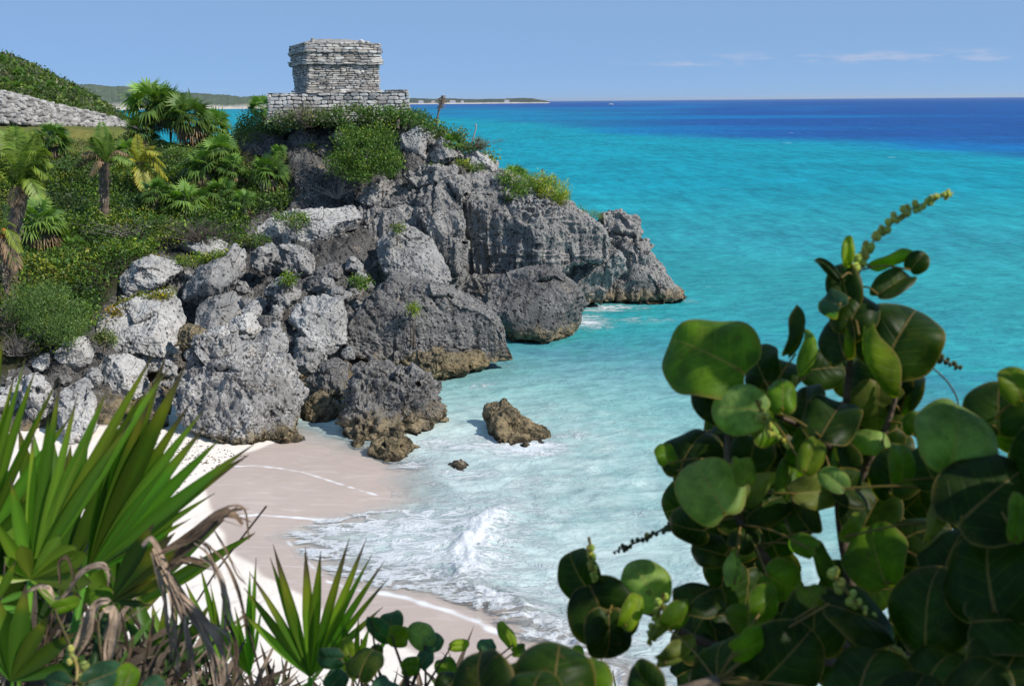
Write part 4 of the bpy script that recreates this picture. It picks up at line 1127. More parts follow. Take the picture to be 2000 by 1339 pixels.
cm = MB(); cm.add(core, grid_faces(60, 5)[:, ::-1], (0.05, 0.048, 0.045))
while nst < 1700:
    u = r_.uniform(-190, 256)
    if r_.uniform() > (1.15 - (u + 190) / 446 * 0.5): continue
    k = r_.uniform(0, 1.12)
    Yb = np.interp(u, w_u, w_Y)
    b = U(u, np.interp(u, w_u, w_bot), Yb); t = U(u, np.interp(u, w_u, w_top), Yb + 2.2)
    p = b + (t - b) * min(k, 1) + np.array([0, max(k - 1, 0) * 8, 0])
    s = r_.uniform(.13, .34) * np.array([r_.uniform(.9, 1.6), r_.uniform(.7, 1.1), r_.uniform(.5, .85)])
    a = r_.uniform(0, 6.28)
    q = D_ * (1 + .3 * perlin(D_ * 1.3 + r_.uniform(0, 90, 3))[:, None])
    q = np.sign(q) * np.abs(q) ** .8 * s
    ca, sa = math.cos(a), math.sin(a); ct, stt = math.cos(a * 3) * .3, math.sin(a * 3) * .3
    q = q @ np.array([[ca, sa, 0], [-sa, ca, 0], [ct, stt, 1]])
    mb.add(p + q, F_, np.array([0.40, 0.38, 0.36]) * r_.uniform(.45, 1.25))
    nst += 1
mb.build('field_stones', M['stone'], wall, smooth=False)
cm.build('rubble_core', M['stone'], wall)

# ------------------------------------------------------------------ plants of the slope and headland
def leaf_quads(mb, C, L, W, col, r, up=0.3, face=None):
    n = len(C)
    d = unit(r.normal(size=(n, 3)) + np.array([0, 0, up]))
    s = unit(np.cross(d, unit(r.normal(size=(n, 3)))))
    nn = np.cross(d, s)
    L = np.broadcast_to(L, (n,))[:, None]; W = np.broadcast_to(W, (n,))[:, None]
    V = np.stack([C, C + d * L * .5 + s * W - nn * L * .06, C + d * L - nn * L * .18, C + d * L * .5 - s * W - nn * L * .06], 1)
    mb.add(V.reshape(-1, 3), np.arange(4 * n).reshape(-1, 4), np.repeat(col, 4, 0))

def blade_quads(mb, C, tip, W, c0, c1):
    """grass or palm blades: C base (n,3), tip (n,3)"""
    n = len(C)
    d = tip - C
    s = unit(np.cross(d, np.array([0.05, -1.0, 0.25])[None])) * np.broadcast_to(W, (n,))[:, None]
    m = C + d * .45 + np.array([0, 0, 1]) * np.linalg.norm(d, axis=1, keepdims=True) * .07
    V = np.stack([C, m + s, tip, m - s], 1)
    col = np.stack([c0, (c0 + c1) / 2, c1, (c0 + c1) / 2], 1)
    mb.add(V.reshape(-1, 3), np.arange(4 * n).reshape(-1, 4), col.reshape(-1, 3))

def shades(base, n, r, spread=0.35, yellow=0.12):
    c = 1.6 * np.array(base)[None] * np.exp(r.normal(0, spread, (n, 1)))
    y = r.uniform(0, 1, (n, 1)) < yellow
    return np.where(y, c * np.array([2.2, 1.5, .7]), c)

def fan_leaf(mb, hub, d, up, Rr, nb, spread, c, r, droop=0.2):
    side = unit(np.cross(d, up))
    a = np.linspace(-spread, spread, nb) + r.normal(0, .03, nb)
    dirs = np.cos(a)[:, None] * d + np.sin(a)[:, None] * side
    ln = Rr * (0.72 + 0.28 * np.cos(a)) * r.uniform(.88, 1.08, nb)
    tip = hub + dirs * ln[:, None] - up * (0.08 * Rr) - np.array([0, 0, 1]) * (droop * Rr * r.uniform(.5, 1.5, nb))[:, None]
    mid = hub + dirs * (ln * .5)[:, None] + up * 0.03 * Rr
    w = unit(np.cross(dirs, up)) * (Rr * spread / nb * .62)
    V = np.stack([np.repeat(hub[None], nb, 0), mid + w, tip, mid - w], 1)
    cc = np.array(c)[None] * r.uniform(.75, 1.25, (nb, 1))
    cc = cc * 1.7; col = np.stack([cc * .8, cc, cc * np.array([1.6, 1.35, .9]), cc], 1)
    mb.add(V.reshape(-1, 3), np.arange(4 * nb).reshape(-1, 4), col.reshape(-1, 3))

def fan_palm(name, label, seed, R0, trunk_h, nf=24, green=(0.055, 0.10, 0.022), skirt=10, lean=(0, 0), group=None):
    r = np.random.default_rng(seed)
    root = thing(name, label, 'palm', group=group)
    top = np.array([lean[0], lean[1], trunk_h])
    t = np.linspace(0, 1, 9)[:, None]
    pts = t * top + np.array([0, 0, -.3]) * (1 - t) + .04 * np.sin(t * 9 + seed) * np.array([1, .5, 0])
    tm = MB(); tube(tm, pts, np.linspace(.11, .085, 9) * (1 + .2 * np.sin(np.arange(9) * 2.3)), 8, np.array([[.11, .095, .08]]) * r.uniform(.7, 1.3, (9, 1)))
    tm.build('trunk', M['bark'], root)
    cm, pm = MB(), MB()
    for i in range(nf):
        el = math.asin(np.clip(-0.35 + 1.33 * ((i + .5) / nf), -1, 1)); az = i * 2.39996 + r.normal(0, .2)
        d = np.array([math.cos(az) * math.cos(el), math.sin(az) * math.cos(el), math.sin(el)])
        pet = R0 * r.uniform(.42, .58)
        hub = top + d * pet
        up = unit(np.array([0, 0, 1.0]) - d * d[2] + 1e-3 * np.array([1, 0, 0]) + .35 * r.normal(size=3))
        up = unit(up - d * (up @ d))
        k = 1.0 + .5 * (el / 1.57)
        fan_leaf(cm, hub, d, up, R0 * r.uniform(.5, .62), 15, 1.75, np.array(green) * r.uniform(.7, 1.25) * k, r, droop=.12 + .25 * (el < .3))
        tube(pm, [top - [0, 0, .08], top + d * pet * .5 + [0, 0, .03], hub], .011 * max(R0, .8), 4, np.array(green) * 1.5)
    cm.build('crown', M['leaf'], root)
    pm.build('petioles', M['leaf'], root)
    if skirt:
        sm = MB()
        for i in range(skirt):
            az = i * 2.39996 + r.normal(0, .3); el = r.uniform(-1.25, -.5)
            d = np.array([math.cos(az) * math.cos(el), math.sin(az) * math.cos(el), math.sin(el)])
            up = unit(np.cross(np.cross(d, [0, 0, 1.0]), d))
            fan_leaf(sm, top + d * R0 * .3 - [0, 0, .1], d, up, R0 * .55, 11, 1.1, np.array((.12, .095, .07)) * r.uniform(.5, 1.4), r, droop=.4)
        sm.build('dead_fronds', M['dry'], root)
    return root

GP = 'small fan palms on the slope'
fan_list = [  # crown u, crown v, base v, crown width px, label
    (300, 212, 288, 118, 'tallest dark fan palm at the left of the clump by the footpath'),
    (336, 216, 288, 100, 'dark fan palm second from the left in the clump by the footpath'),
    (376, 236, 293, 108, 'fan palm with straw coloured dead fronds in the clump by the footpath'),
    (412, 252, 288, 86, 'short fan palm at the right end of the clump, against the turquoise bay'),
    (278, 258, 290, 76, 'low fan palm in front of the clump by the footpath, at its left foot'),
    (405, 326, 372, 96, 'bright fan palm on the slope below the footpath, with a brown skirt'),
    (437, 300, 335, 84, 'fan palm just below the footpath, left of the square dark rock'),
    (460, 330, 362, 64, 'small fan palm in shade under the square dark rock'),
    (526, 340, 392, 84, 'fan palm with a thick dead skirt beside the angled slab rock'),
    (365, 396, 428, 96, 'spiky light green fan palm low in the middle of the slope'),
    (437, 378, 414, 76, 'fan palm half hidden in bushes above the leafless shrub'),
    (310, 378, 420, 70, 'dark small fan palm right of the coconut palm trunk'),
    (86, 436, 502, 118, 'fan palm with pale dead fronds at the left, below the broadleaf bushes'),
    (14, 500, 548, 80, 'fan palm at the left edge beside the coconut trunk'),
    (104, 276, 316, 84, 'fan palm rising in front of the grass lawn'),
    (28, 285, 330, 80, 'fan palm at the left edge in front of the grass lawn'),
    (515, 216, 244, 62, 'fan palm at the left corner of the temple platform'),
    (882, 282, 300, 54, 'small fan palm growing from the rocks on the headland shoulder'),
    (1003, 350, 376, 62, 'small dark fan palm on the cliff edge against the sea'),
    (478, 395, 424, 56, 'small fan palm beside the white overhanging ledge'),
    (150, 480, 510, 50, 'low yellowish fan palm in the creepers at the left'),
    (255, 300, 330, 64, 'fan palm behind the yellowing coconut palm'),
    (545, 300, 322, 40, 'tiny fan palm below the pale rocks of the temple slope'),
]
for i, (u, vc, vbs, wpx, lab) in enumerate(fan_list):
    p = hit(u, vbs, 38, 100)
    Y = p[1]
    R0 = wpx * Y / FPX / 2 * 1.05
    th = max((vbs - vc) * Y / FPX, .15)
    o = fan_palm('fan_palm', lab, 40 + i, R0, th, nf=28 if wpx > 80 else 22, green=((0.05, 0.095, 0.02), (0.075, 0.13, 0.03), (0.042, 0.075, 0.018))[(0 if i > 4 else 2) if i % 3 else 1],
                 skirt=(14 if i in (2, 5, 8, 12) else 6), lean=(.1 * math.sin(i * 5), 0), group=GP)
    o.location = p

def frond(mb, sm, pts, n, ll, c, r, droop=.5, tipc=1.3):
    """pinnate frond along a curve"""
    P = catmull(pts, 10)
    t = np.linspace(0, 1, len(P))
    tube(sm, P, np.linspace(.03, .006, len(P)), 5, np.array(c) * 1.9)
    k = np.linspace(.1, 1, n)
    B = np.stack([np.interp(k, t, P[:, j]) for j in range(3)], 1)
    T = unit(np.stack([np.interp(k, t, np.gradient(P[:, j])) for j in range(3)], 1))
    s = unit(np.cross(T, [0.0, 0.05, 1.0]))
    L = ll * np.sin(np.clip(k * 2.6 + .35, 0, 3.05)) ** .7
    for sg in (1, -1):
        d = unit(sg * s * 1.0 + T * .55 + r.normal(0, .08, (n, 3)))
        tip = B + d * L[:, None] - np.array([0, 0, 1]) * (L * droop * r.uniform(.6, 1.3, n))[:, None]
        mid = B + d * (L * .5)[:, None] - np.array([0, 0, 1]) * (L * droop * .18)[:, None]
        w = unit(np.cross(d, np.cross(d, T))) * (ll * .06)
        V = np.stack([B, mid + w, tip, mid - w], 1)
        cc = 1.9 * np.array(c)[None] * r.uniform(.7, 1.3, (n, 1))
        col = np.stack([cc, cc, cc * tipc * np.array([1.2, 1, .8]), cc], 1)
        mb.add(V.reshape(-1, 3), np.arange(4 * n).reshape(-1, 4), col.reshape(-1, 3))

def coconut(label, base, mid, crown, Y, fronds, green, seed, rad=.2, nuts=None):
    r = np.random.default_rng(seed)
    B = hit(*base, 38, 100); Y = B[1]
    root = thing('coconut_palm', label, 'palm', B, 'coconut palms on the slope')
    top = U(*crown, Y) - B; md = U(*mid, Y) - B
    pts = catmull([np.array([0, 0, -.5]), md, top], 12)
    tm = MB()
    rr = np.linspace(rad * .85, rad * 1.15, len(pts)) * (1 + .12 * np.sin(np.arange(len(pts)) * 1.9))
    tube(tm, pts, rr, 9, np.array([[.17, .13, .10]]) * r.uniform(.6, 1.35, (len(pts), 1)))
    for q in range(60):   # ragged leaf bases clinging to the trunk
        i = r.integers(len(pts) // 3, len(pts)); a = r.uniform(0, 6.28)
        c0 = pts[i] + rr[i] * np.array([math.cos(a), math.sin(a), 0])
        t0 = c0 + np.array([math.cos(a) * .16, math.sin(a) * .16, r.uniform(-.5, .2)])
        blade_quads(tm, c0[None], t0[None], .05, np.array([[.22, .17, .12]]) * r.uniform(.4, 1.3), np.array([[.3, .25, .19]]))
    tm.build('trunk', M['bark'], root)
    cm, sm, dm, ds = MB(), MB(), MB(), MB()
    for f in fronds:
        (u, v, dy, arch, dead) = f
        tip = U(u, v, Y + dy) - B
        m = (top + tip) / 2 + np.array([0, 0, arch])
        ln = np.linalg.norm(tip - top) + arch
        if dead: frond(dm, ds, [top, m, tip], 26, ln * .26, np.array((.085, .062, .04)) * r.uniform(.7, 1.2), r, droop=.9)
        else: frond(cm, sm, [top, m, tip], 44, ln * .3, np.array(green) * r.uniform(.8, 1.2), r, droop=.45)
    cm.build('fronds', M['leaf'], root); sm.build('frond_stems', M['leaf'], root)
    if dm.n: dm.build('dead_fronds', M['dry'], root); ds.build('dead_stems', M['dry'], root)
    for (u, v) in nuts or ():
        D, F = cube_sphere(6)
        nm = MB(); nm.add(U(u, v, Y - .25) - B + D * np.array([.12, .12, .16]), F, (.5, .2, .03)); nm.build('coconut', M['berry'], root)
    return root

coconut('young coconut palm with a thick ragged trunk, one upright frond and brown drooping ones', (207, 442), (204, 385), (205, 318), 62,
        [(198, 240, 0, 0, 0), (212, 262, -.5, .1, 0), (170, 285, .5, .35, 0), (236, 272, .6, .3, 0), (160, 300, -.6, .4, 1), (150, 322, .4, .5, 1), (248, 300, .3, .45, 1), (258, 318, -.8, .4, 0), (175, 340, -1, .4, 1), (182, 268, -1, .2, 0)],
        (.075, .12, .025), 1, .26)
coconut('yellowing coconut palm with fronds arching to the right, beside the ragged trunk', (278, 385), (276, 350), (272, 318), 66,
        [(327, 348, 0, .75, 0), (322, 322, .6, .6, 0), (268, 264, 0, 0, 0), (255, 290, -.6, .25, 0), (300, 285, .4, .4, 0), (228, 330, .3, .7, 0), (236, 350, -.5, .8, 0), (285, 372, -1.0, .5, 0), (310, 300, -.8, .5, 0)],
        (.15, .15, .02), 2, .17)
coconut('large coconut palm at the left edge, fronds sweeping over a shaggy leaning trunk', (22, 560), (28, 450), (44, 375), 55,
        [(92, 345, 0, .9, 0), (98, 318, .6, .9, 0), (70, 262, 0, .35, 0), (30, 250, -.4, .2, 0), (-30, 265, .2, .5, 0), (-60, 300, 0, .9, 0), (80, 290, -.8, .7, 0), (8, 258, .8, .3, 0), (-50, 350, -.6, 1.0, 0), (78, 385, -1, .8, 0), (20, 400, -1, .6, 1), (52, 258, 1, .3, 0), (100, 345, .9, 1.0, 0), (-10, 300, -1, .8, 0)],
        (.085, .125, .022), 3, .3)
coconut('slim coconut palm with orange husks cut off by the left edge', (14, 600), (10, 520), (2, 452), 52,
        [(40, 490, -.3, .5, 0), (30, 440, .3, .3, 0), (-40, 430, 0, .5, 0), (-50, 480, .3, .6, 0), (35, 520, -.6, .4, 1), (14, 400, .3, .1, 0)], (.09, .12, .02), 4, .14, nuts=((8, 452), (14, 460), (3, 464)))

def bush(name, label, cat, lobes, nleaf, leaf, wid, green, seed, group=None, up=.3, spread=.35, yellow=.1, twigs=14, twigcol=(.16, .13, .1), shell=.55):
    """lobes: (u, v, Y, radius px x, radius px y, depth m)"""
    r = np.random.default_rng(seed)
    base = hit(lobes[0][0], lobes[0][1] + lobes[0][4] * .8, 30, 112)
    base = np.array([U(lobes[0][0], lobes[0][1], lobes[0][2])[0], lobes[0][2], min(base[2], U(lobes[0][0], lobes[0][1] + lobes[0][4], lobes[0][2])[2])])
    root = thing(name, label, cat, base, group)
    wts = np.array([l[3] * l[4] for l in lobes], float); wts /= wts.sum()
    fm, tm = MB(), MB()
    for l, w in zip(lobes, wts):
        c = U(l[0], l[1], l[2]) - base
        k = l[2] / FPX
        S = np.array([l[3] * k, l[5], l[4] * k])
        nc = max(4, int(nleaf * w / 16))
        cd = unit(r.normal(size=(nc, 3))) * (r.uniform(shell ** 3, 1, (nc, 1)) ** (1 / 3))
        cd *= 1 + .22 * fbm(cd * 1.7 + seed, 2)[:, None]
        cc = c + cd * S
        n = nc * 16
        C = np.repeat(cc, 16, 0) + r.normal(0, 1, (n, 3)) * leaf * 1.15
        tone = np.repeat(shades(green, nc, r, spread * .7, yellow), 16, 0) * np.exp(r.normal(0, .22, (n, 1)))
        leaf_quads(fm, C, leaf * r.uniform(.7, 1.3, n), wid * r.uniform(.7, 1.3, n), tone, r, up)
        for q in range(max(2, int(twigs * w))):
            e = cc[r.integers(nc)]
            b0 = np.array([r.normal(0, .1), r.normal(0, .1), -.1])
            tube(tm, catmull([b0, (b0 + e) / 2 + r.normal(0, .12, 3) * S.mean(), e], 5), np.linspace(.03, .006, 11), 4, np.array(twigcol) * r.uniform(.6, 1.3))
    fm.build('foliage', M['leaf'], root, smooth=False)
    tm.build('branches', M['bark'], root)
    return root

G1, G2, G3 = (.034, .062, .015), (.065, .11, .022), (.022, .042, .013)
bush('feathery_bush', 'large round bright green bush on the cliff top below the temple', 'bush', [(712, 300, 65.6, 66, 42, 1.5), (690, 266, 66.2, 36, 20, .9), (740, 270, 66.2, 36, 22, .9), (668, 322, 65, 32, 24, 1.0), (755, 318, 65.0, 32, 24, 1.0), (704, 338, 64.4, 28, 18, .8)],
     12000, .17, .04, (.055, .098, .016), 1, spread=.3, yellow=.08, up=.9)
bush('feathery_bush', 'soft grey green feathery shrub above the white rocks at the left', 'bush', [(100, 612, 45.4, 66, 44, 1.5), (60, 595, 46.2, 44, 36, 1.2), (128, 640, 44.6, 46, 34, 1.0), (90, 575, 46.8, 40, 24, 1.0)],
     10000, .12, .024, (.058, .098, .024), 2, spread=.25, yellow=.03, up=1.2)
bush('feathery_bush', 'greyish twiggy shrub at the left edge, beside the feathery shrub', 'bush', [(12, 590, 46.5, 40, 44, 1.0), (0, 640, 45.5, 40, 36, 1.0)], 1500, .08, .014, (.10, .105, .06), 3, up=1.0, twigs=60, twigcol=(.2, .17, .15))
bush('cliff_shrub', 'leafy shrub on the cliff edge left of the small sea facing shrub', 'bush', [(1022, 362, 66.4, 36, 20, .8), (1005, 376, 66.0, 22, 16, .6), (990, 345, 66.6, 18, 14, .5)], 3000, .14, .034, (.085, .14, .02), 4)
bush('cliff_shrub', 'yellow green shrub hanging at the cliff edge against the sea', 'bush', [(1078, 372, 66.4, 38, 26, .9), (1060, 356, 66.8, 26, 18, .6), (1096, 384, 66.2, 18, 13, .5)], 4200, .13, .03, (.12, .165, .022), 5, yellow=.25)
bush('cliff_shrub', 'thin low shrub on the descending ridge near the rock pillar', 'bush', [(1152, 424, 68.0, 26, 11, .6), (1130, 410, 67.6, 18, 8, .5)], 1200, .1, .022, (.08, .11, .02), 6)
# broadleaf thicket
thick = [('dark glossy broadleaf bush in front of the lawn, left of the coconut palms', [(118, 352, 70, 62, 34, 1.6), (80, 335, 71, 40, 26, 1.2), (150, 330, 71, 40, 24, 1.2)], G1),
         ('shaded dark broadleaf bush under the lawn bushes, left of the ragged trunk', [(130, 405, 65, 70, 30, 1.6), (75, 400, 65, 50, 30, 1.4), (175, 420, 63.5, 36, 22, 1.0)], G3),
         ('light green broadleaf bush right of the yellowing coconut palm', [(340, 318, 73, 48, 28, 1.4), (375, 340, 71.5, 36, 22, 1.0), (330, 345, 71, 40, 20, 1.0)], (.05, .09, .02)),
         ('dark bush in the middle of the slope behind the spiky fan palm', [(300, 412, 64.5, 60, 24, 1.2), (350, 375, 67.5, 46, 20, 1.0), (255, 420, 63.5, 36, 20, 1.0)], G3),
         ('dense green bush between the spiky fan palm and the white ledge', [(450, 420, 64.4, 44, 22, 1.2), (420, 400, 66, 36, 18, 1.0), (480, 410, 65.5, 26, 18, .9)], G1),
         ('dark bush at the foot of the angled slab rock', [(500, 385, 67, 38, 22, 1.0), (545, 395, 66, 26, 16, .8)], G1),
         ('low bush behind the leafless shrub', [(300, 448, 60.5, 60, 20, 1.0), (400, 446, 61.2, 40, 14, .8)], G1),
         ('bush with red tinged leaves left of the temple platform', [(492, 238, 75.5, 26, 18, .8), (520, 250, 74.5, 30, 16, .8), (470, 252, 75.8, 16, 12, .6)], (.06, .10, .02)),
         ('pale green bushes along the foot of the temple platform, left half', [(600, 228, 69.3, 44, 16, .8), (560, 236, 69.6, 34, 14, .7)], (.07, .095, .035)),
         ('dense green bush along the foot of the temple platform, right half', [(690, 224, 69.2, 52, 18, .8), (745, 226, 69.2, 46, 16, .8), (650, 234, 69.0, 30, 12, .6)], (.048, .085, .02)),
         ('row of green plants on the ridge right of the temple platform', [(800, 234, 69.4, 40, 12, .7), (840, 246, 69.4, 34, 10, .6), (775, 222, 69.6, 30, 12, .6)], (.05, .10, .02)),
         ('low mixed bush on the headland shoulder below the dead palm stump', [(880, 262, 69.6, 34, 9, .6), (925, 284, 69.4, 28, 8, .6), (955, 306, 69.2, 18, 8, .5)], (.075, .10, .025)),
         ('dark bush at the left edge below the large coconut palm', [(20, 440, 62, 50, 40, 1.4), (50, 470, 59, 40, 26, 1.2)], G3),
         ('green bush behind the left fan palm with pale dead fronds', [(140, 450, 61, 50, 26, 1.2), (190, 462, 59.5, 40, 16, .9)], G1),
         ('bush on the lawn edge behind the clump of fan palms', [(250, 282, 81, 36, 12, .9), (320, 292, 79.5, 44, 12, .9)], G2),
         ('low bush under the fan palm clump beside the footpath', [(390, 300, 78, 34, 10, .7), (350, 300, 77.6, 30, 10, .7)], G2)]
for i, (lab, lb, g) in enumerate(thick):
    area = sum(l[3] * l[4] for l in lb)
    bush('broadleaf_bush', lab, 'bush', lb, int(900 + area * .75), .17, .055, g, 60 + i, group='bushes on the slope', yellow=.1)
small = [('small bright green plant in the rock pile, between grey rocks', [(562, 546, 54.6, 17, 11, .4)], (.07, .12, .02)), ('small bright green plant on a ledge above the long dark boulder', [(703, 552, 57.6, 24, 11, .4)], (.07, .125, .02)),
         ('tiny green tuft growing on the front of the long dark boulder', [(808, 602, 51.0, 9, 9, .2)], (.09, .14, .03)), ('green plant draped over the white overhanging ledge', [(578, 430, 61.0, 24, 16, .4), (548, 424, 61.4, 16, 8, .3)], (.06, .11, .018)),
         ('creeping green plant along the top of the broad grey boulder', [(385, 508, 55.6, 32, 12, .4), (425, 500, 55.4, 26, 10, .4), (350, 510, 55.8, 18, 8, .3)], (.085, .13, .015)), ('creeping plant with orange leaves above the long white boulder', [(250, 596, 50.8, 30, 10, .4), (290, 580, 51, 30, 9, .4), (322, 572, 51.2, 16, 7, .3)], (.10, .11, .012)),
         ('small plant with orange leaves at the left end of the long white boulder', [(222, 612, 49.8, 18, 8, .3)], (.13, .10, .012)), ('little plant with red tips on the flat topped pale boulder', [(312, 508, 56, 16, 8, .3), (280, 520, 56, 12, 8, .3)], (.12, .11, .015)),
         ('grey green tuft on the white rocks behind the palm blades', [(205, 660, 46.4, 20, 14, .3)], (.07, .09, .03)), ('green moss like plant on the tilted grey boulder', [(775, 446, 60, 14, 5, .2)], (.07, .1, .02)),
         ('green plant in the crevice left of the pale blocky rock', [(600, 292, 70.4, 18, 9, .3)], (.06, .10, .02)), ('small plant on the pale cliff top right of the round bush', [(850, 330, 66.6, 16, 6, .3), (930, 328, 67.6, 18, 8, .3)], (.07, .11, .02)),
         ('light green plant by the headland shoulder rocks', [(905, 318, 67.6, 14, 6, .3)], (.08, .12, .02)), ('green plant growing under the angled slab rock', [(505, 470, 60.6, 24, 10, .4), (470, 468, 60.6, 20, 10, .4)], (.055, .1, .018))]
for i, (lab, lb, g) in enumerate(small):
    area = sum(l[3] * l[4] for l in lb)
    bush('small_plant', lab, 'plant', lb, int(200 + area * 1.8), .12, .038, g, 90 + i, group='small plants among the rocks', yellow=.2, twigs=5)

def scrub(name, label, poly, n, size, greens, seed, per=14, rad=.35, xr=(-75, 10), yr=(40, 100), zf=None, hgt=.3, ymin_vis=None, spread=.4, mat='leaf'):
    r = np.random.default_rng(seed)
    zf = zf or terr
    pts = []
    got = 0
    while got < n:
        x = r.uniform(*xr, n * 4); y = r.uniform(*yr, n * 4)
        z = zf(x, y)
        q = project(np.stack([x, y, z], 1))
        ok = in_poly(poly, q[:, 0], q[:, 1]) & (z > .3)
        pts.append(np.stack([x, y, z], 1)[ok]); got += int(ok.sum())
        if len(pts) > 60: break
    P = np.concatenate(pts)[:n]
    m = len(P)
    P[:, 2] += r.uniform(0, hgt, m)
    gi = (fbm(P * .35 + seed, 2) * 1.3 + r.normal(0, .35, m) + 1) / 2 * len(greens)
    base = np.array(greens)[np.clip(gi.astype(int), 0, len(greens) - 1)] * np.exp(r.normal(0, spread * .6, (m, 1)))
    C = np.repeat(P, per, 0) + r.normal(0, 1, (m * per, 3)) * np.array([rad, rad, rad * .6])
    mb = MB()
    leaf_quads(mb, C, size * r.uniform(.6, 1.4, m * per), size * .33 * r.uniform(.6, 1.4, m * per), np.repeat(base, per, 0) * np.exp(r.normal(0, .25, (m * per, 1))), r, .5)
    o = mb.build(name, M[mat], smooth=False)
    return tag(o, label, None, None, 'stuff')
GR = [(.025, .055, .012), (.065, .13, .018), (.13, .20, .022), (.05, .105, .02), (.2, .21, .025)]
scrub('ground_cover', 'tangled green creepers and low plants covering the slope', [(-60, 330), (240, 310), (400, 318), (480, 330), (560, 340), (560, 395), (500, 430), (470, 476), (320, 478), (215, 560), (190, 630), (120, 690), (40, 700), (-60, 700)], 6500, .17, GR, 5, yr=(42, 82), xr=(-50, -12), hgt=.75)
scrub('temple_slope_cover', 'low green plants covering the slope around the temple platform', [(440, 262), (510, 225), (800, 212), (860, 240), (905, 262), (965, 303), (985, 330), (940, 322), (870, 275), (790, 250), (690, 255), (560, 258), (470, 285)], 1500, .15, [(.05, .085, .02), (.07, .11, .025), (.09, .12, .03), (.04, .075, .02)], 6, yr=(64, 82), xr=(-24, 2), hgt=.25)
scrub('hill_scrub', 'dense green scrub covering the hill behind the stone wall', [(-120, 40), (60, 90), (275, 220), (290, 262), (-120, 262)], 7500, .42, [(.045, .08, .018), (.08, .125, .022), (.13, .165, .03), (.055, .10, .022), (.13, .125, .08)], 7, per=11, rad=.5, xr=(-150, -40), yr=(100, 176), zf=hill, hgt=.9)
scrub('lawn_tufts', 'short grass and tufts on the lawn', [(-60, 262), (240, 268), (262, 290), (240, 312), (-60, 312)], 700, .16, [(.06, .1, .02), (.1, .12, .03), (.14, .12, .05)], 8, per=9, rad=.3, yr=(76, 92), xr=(-60, -28), hgt=.1)

rh_ = np.random.default_rng(17)
src_ = [o for o in COL.objects if o.name.startswith('fan_palm') and o.parent is None][5:9]
n = 0
while n < 16:
    x_, y_ = rh_.uniform(-95, -50), rh_.uniform(112, 158)
    z_ = float(hill(np.array([x_]), np.array([y_]))[0])
    q_ = project(np.array([x_, y_, z_]))
    if q_[0] < 4 or q_[0] > 240 or z_ < 10.8: continue
    dup(src_[n % 4], (x_, y_, z_ + .3), rh_.uniform(0, 6.28), rh_.uniform(.38, .62), 'fan palm scattered in the scrub on the hill behind the stone wall', 'fan palms on the hill'); n += 1

# bare shrub, driftwood and dead stems
def twiggy(name, label, cat, u, v, Y, w, h, n, colr, seed, thick=.008):
    r = np.random.default_rng(seed)
    b = U(u, v, Y)
    root = thing(name, label, cat, b)
    k = Y / FPX
    tm = MB()
    for i in range(n):
        e = np.array([r.normal(0, w * k * .4), r.normal(0, w * k * .3), abs(r.normal(.6, .25)) * h * k])
        m = e * .5 + r.normal(0, .12, 3)
        tube(tm, catmull([np.array([r.normal(0, .15), r.normal(0, .1), -.1]), m, e], 3), np.linspace(thick * 1.8, thick * .5, 7), 3, np.array(colr) * r.uniform(.6, 1.4))
        for j in range(4):
            s = e * r.uniform(.5, 1.0); tube(tm, [s, s + r.normal(0, .12, 3) + [0, 0, .08]], thick * .5, 3, np.array(colr) * r.uniform(.6, 1.4))
    tm.build('twigs', M['bark'], root)
    return root
twiggy('bare_shrub', 'leafless grey brown shrub on top of the low grey rock', 'shrub', 388, 470, 59.4, 95, 44, 190, (.17, .14, .125), 1)
twiggy('bare_shrub', 'bleached dead twigs on the slope behind the creepers', 'shrub', 250, 462, 59.4, 130, 30, 60, (.27, .24, .22), 2, .012)
twiggy('bare_shrub', 'pale dead branches below the round bright green bush', 'shrub', 655, 385, 66, 70, 34, 26, (.36, .33, .31), 3, .014)
twiggy('bare_shrub', 'dry pale shrub in front of the temple platform, left', 'shrub', 590, 240, 69.3, 60, 38, 80, (.3, .26, .22), 4, .012)
twiggy('bare_shrub', 'dead twigs at the left edge above the white rocks', 'shrub', 30, 690, 44.4, 70, 60, 50, (.26, .23, .21), 5, .01)
twiggy('bare_shrub', 'small dry twigs on the headland shoulder', 'shrub', 938, 290, 69.2, 40, 22, 40, (.2, .15, .11), 6, .01)

def stem(name, label, cat, pts, Y, rads, colr, head=None, parts='trunk'):
    P = np.array([U(u, v, Y) for u, v in pts]); b = P[0].copy()
    root = thing(name, label, cat, b)
    m = MB(); c = catmull(P - b, 6)
    tube(m, c, np.interp(np.linspace(0, 1, len(c)), np.linspace(0, 1, len(rads)), rads), 7, colr)
    m.build(parts, M['bark'], root)
    if head:
        r = np.random.default_rng(5); hm = MB()
        top = P[-1] - b
        for i in range(90):
            k = r.uniform(.55, 1.0); c0 = c[int(k * (len(c) - 1))]
            blade_quads(hm, c0[None], (c0 + r.normal(0, .17, 3) + [0, 0, -.12])[None], .05, np.array([[.2, .14, .1]]) * r.uniform(.4, 1.2), np.array([[.3, .22, .16]]) * r.uniform(.5, 1.1))
        hm.build('withered_crown', M['dry'], root)
    return root
stem('palm_stump', 'dead leaning palm stump with a ragged brown head beside the temple', 'stump', [(852, 248), (856, 222), (862, 200), (865, 187)], 69.6, [.075, .065, .12, .1], (.2, .165, .14), head=True)
stem('dead_stem', 'thin pale dead stem sticking up on the headland shoulder', 'stem', [(923, 275), (927, 260), (930, 248), (928, 242)], 69.2, [.05, .045, .04, .05], (.4, .36, .33))
stem('dead_stem', 'short thin post rising from the shrub at the cliff edge', 'stem', [(1058, 352), (1059, 340), (1060, 330)], 68.8, [.035, .035, .06], (.2, .17, .15))
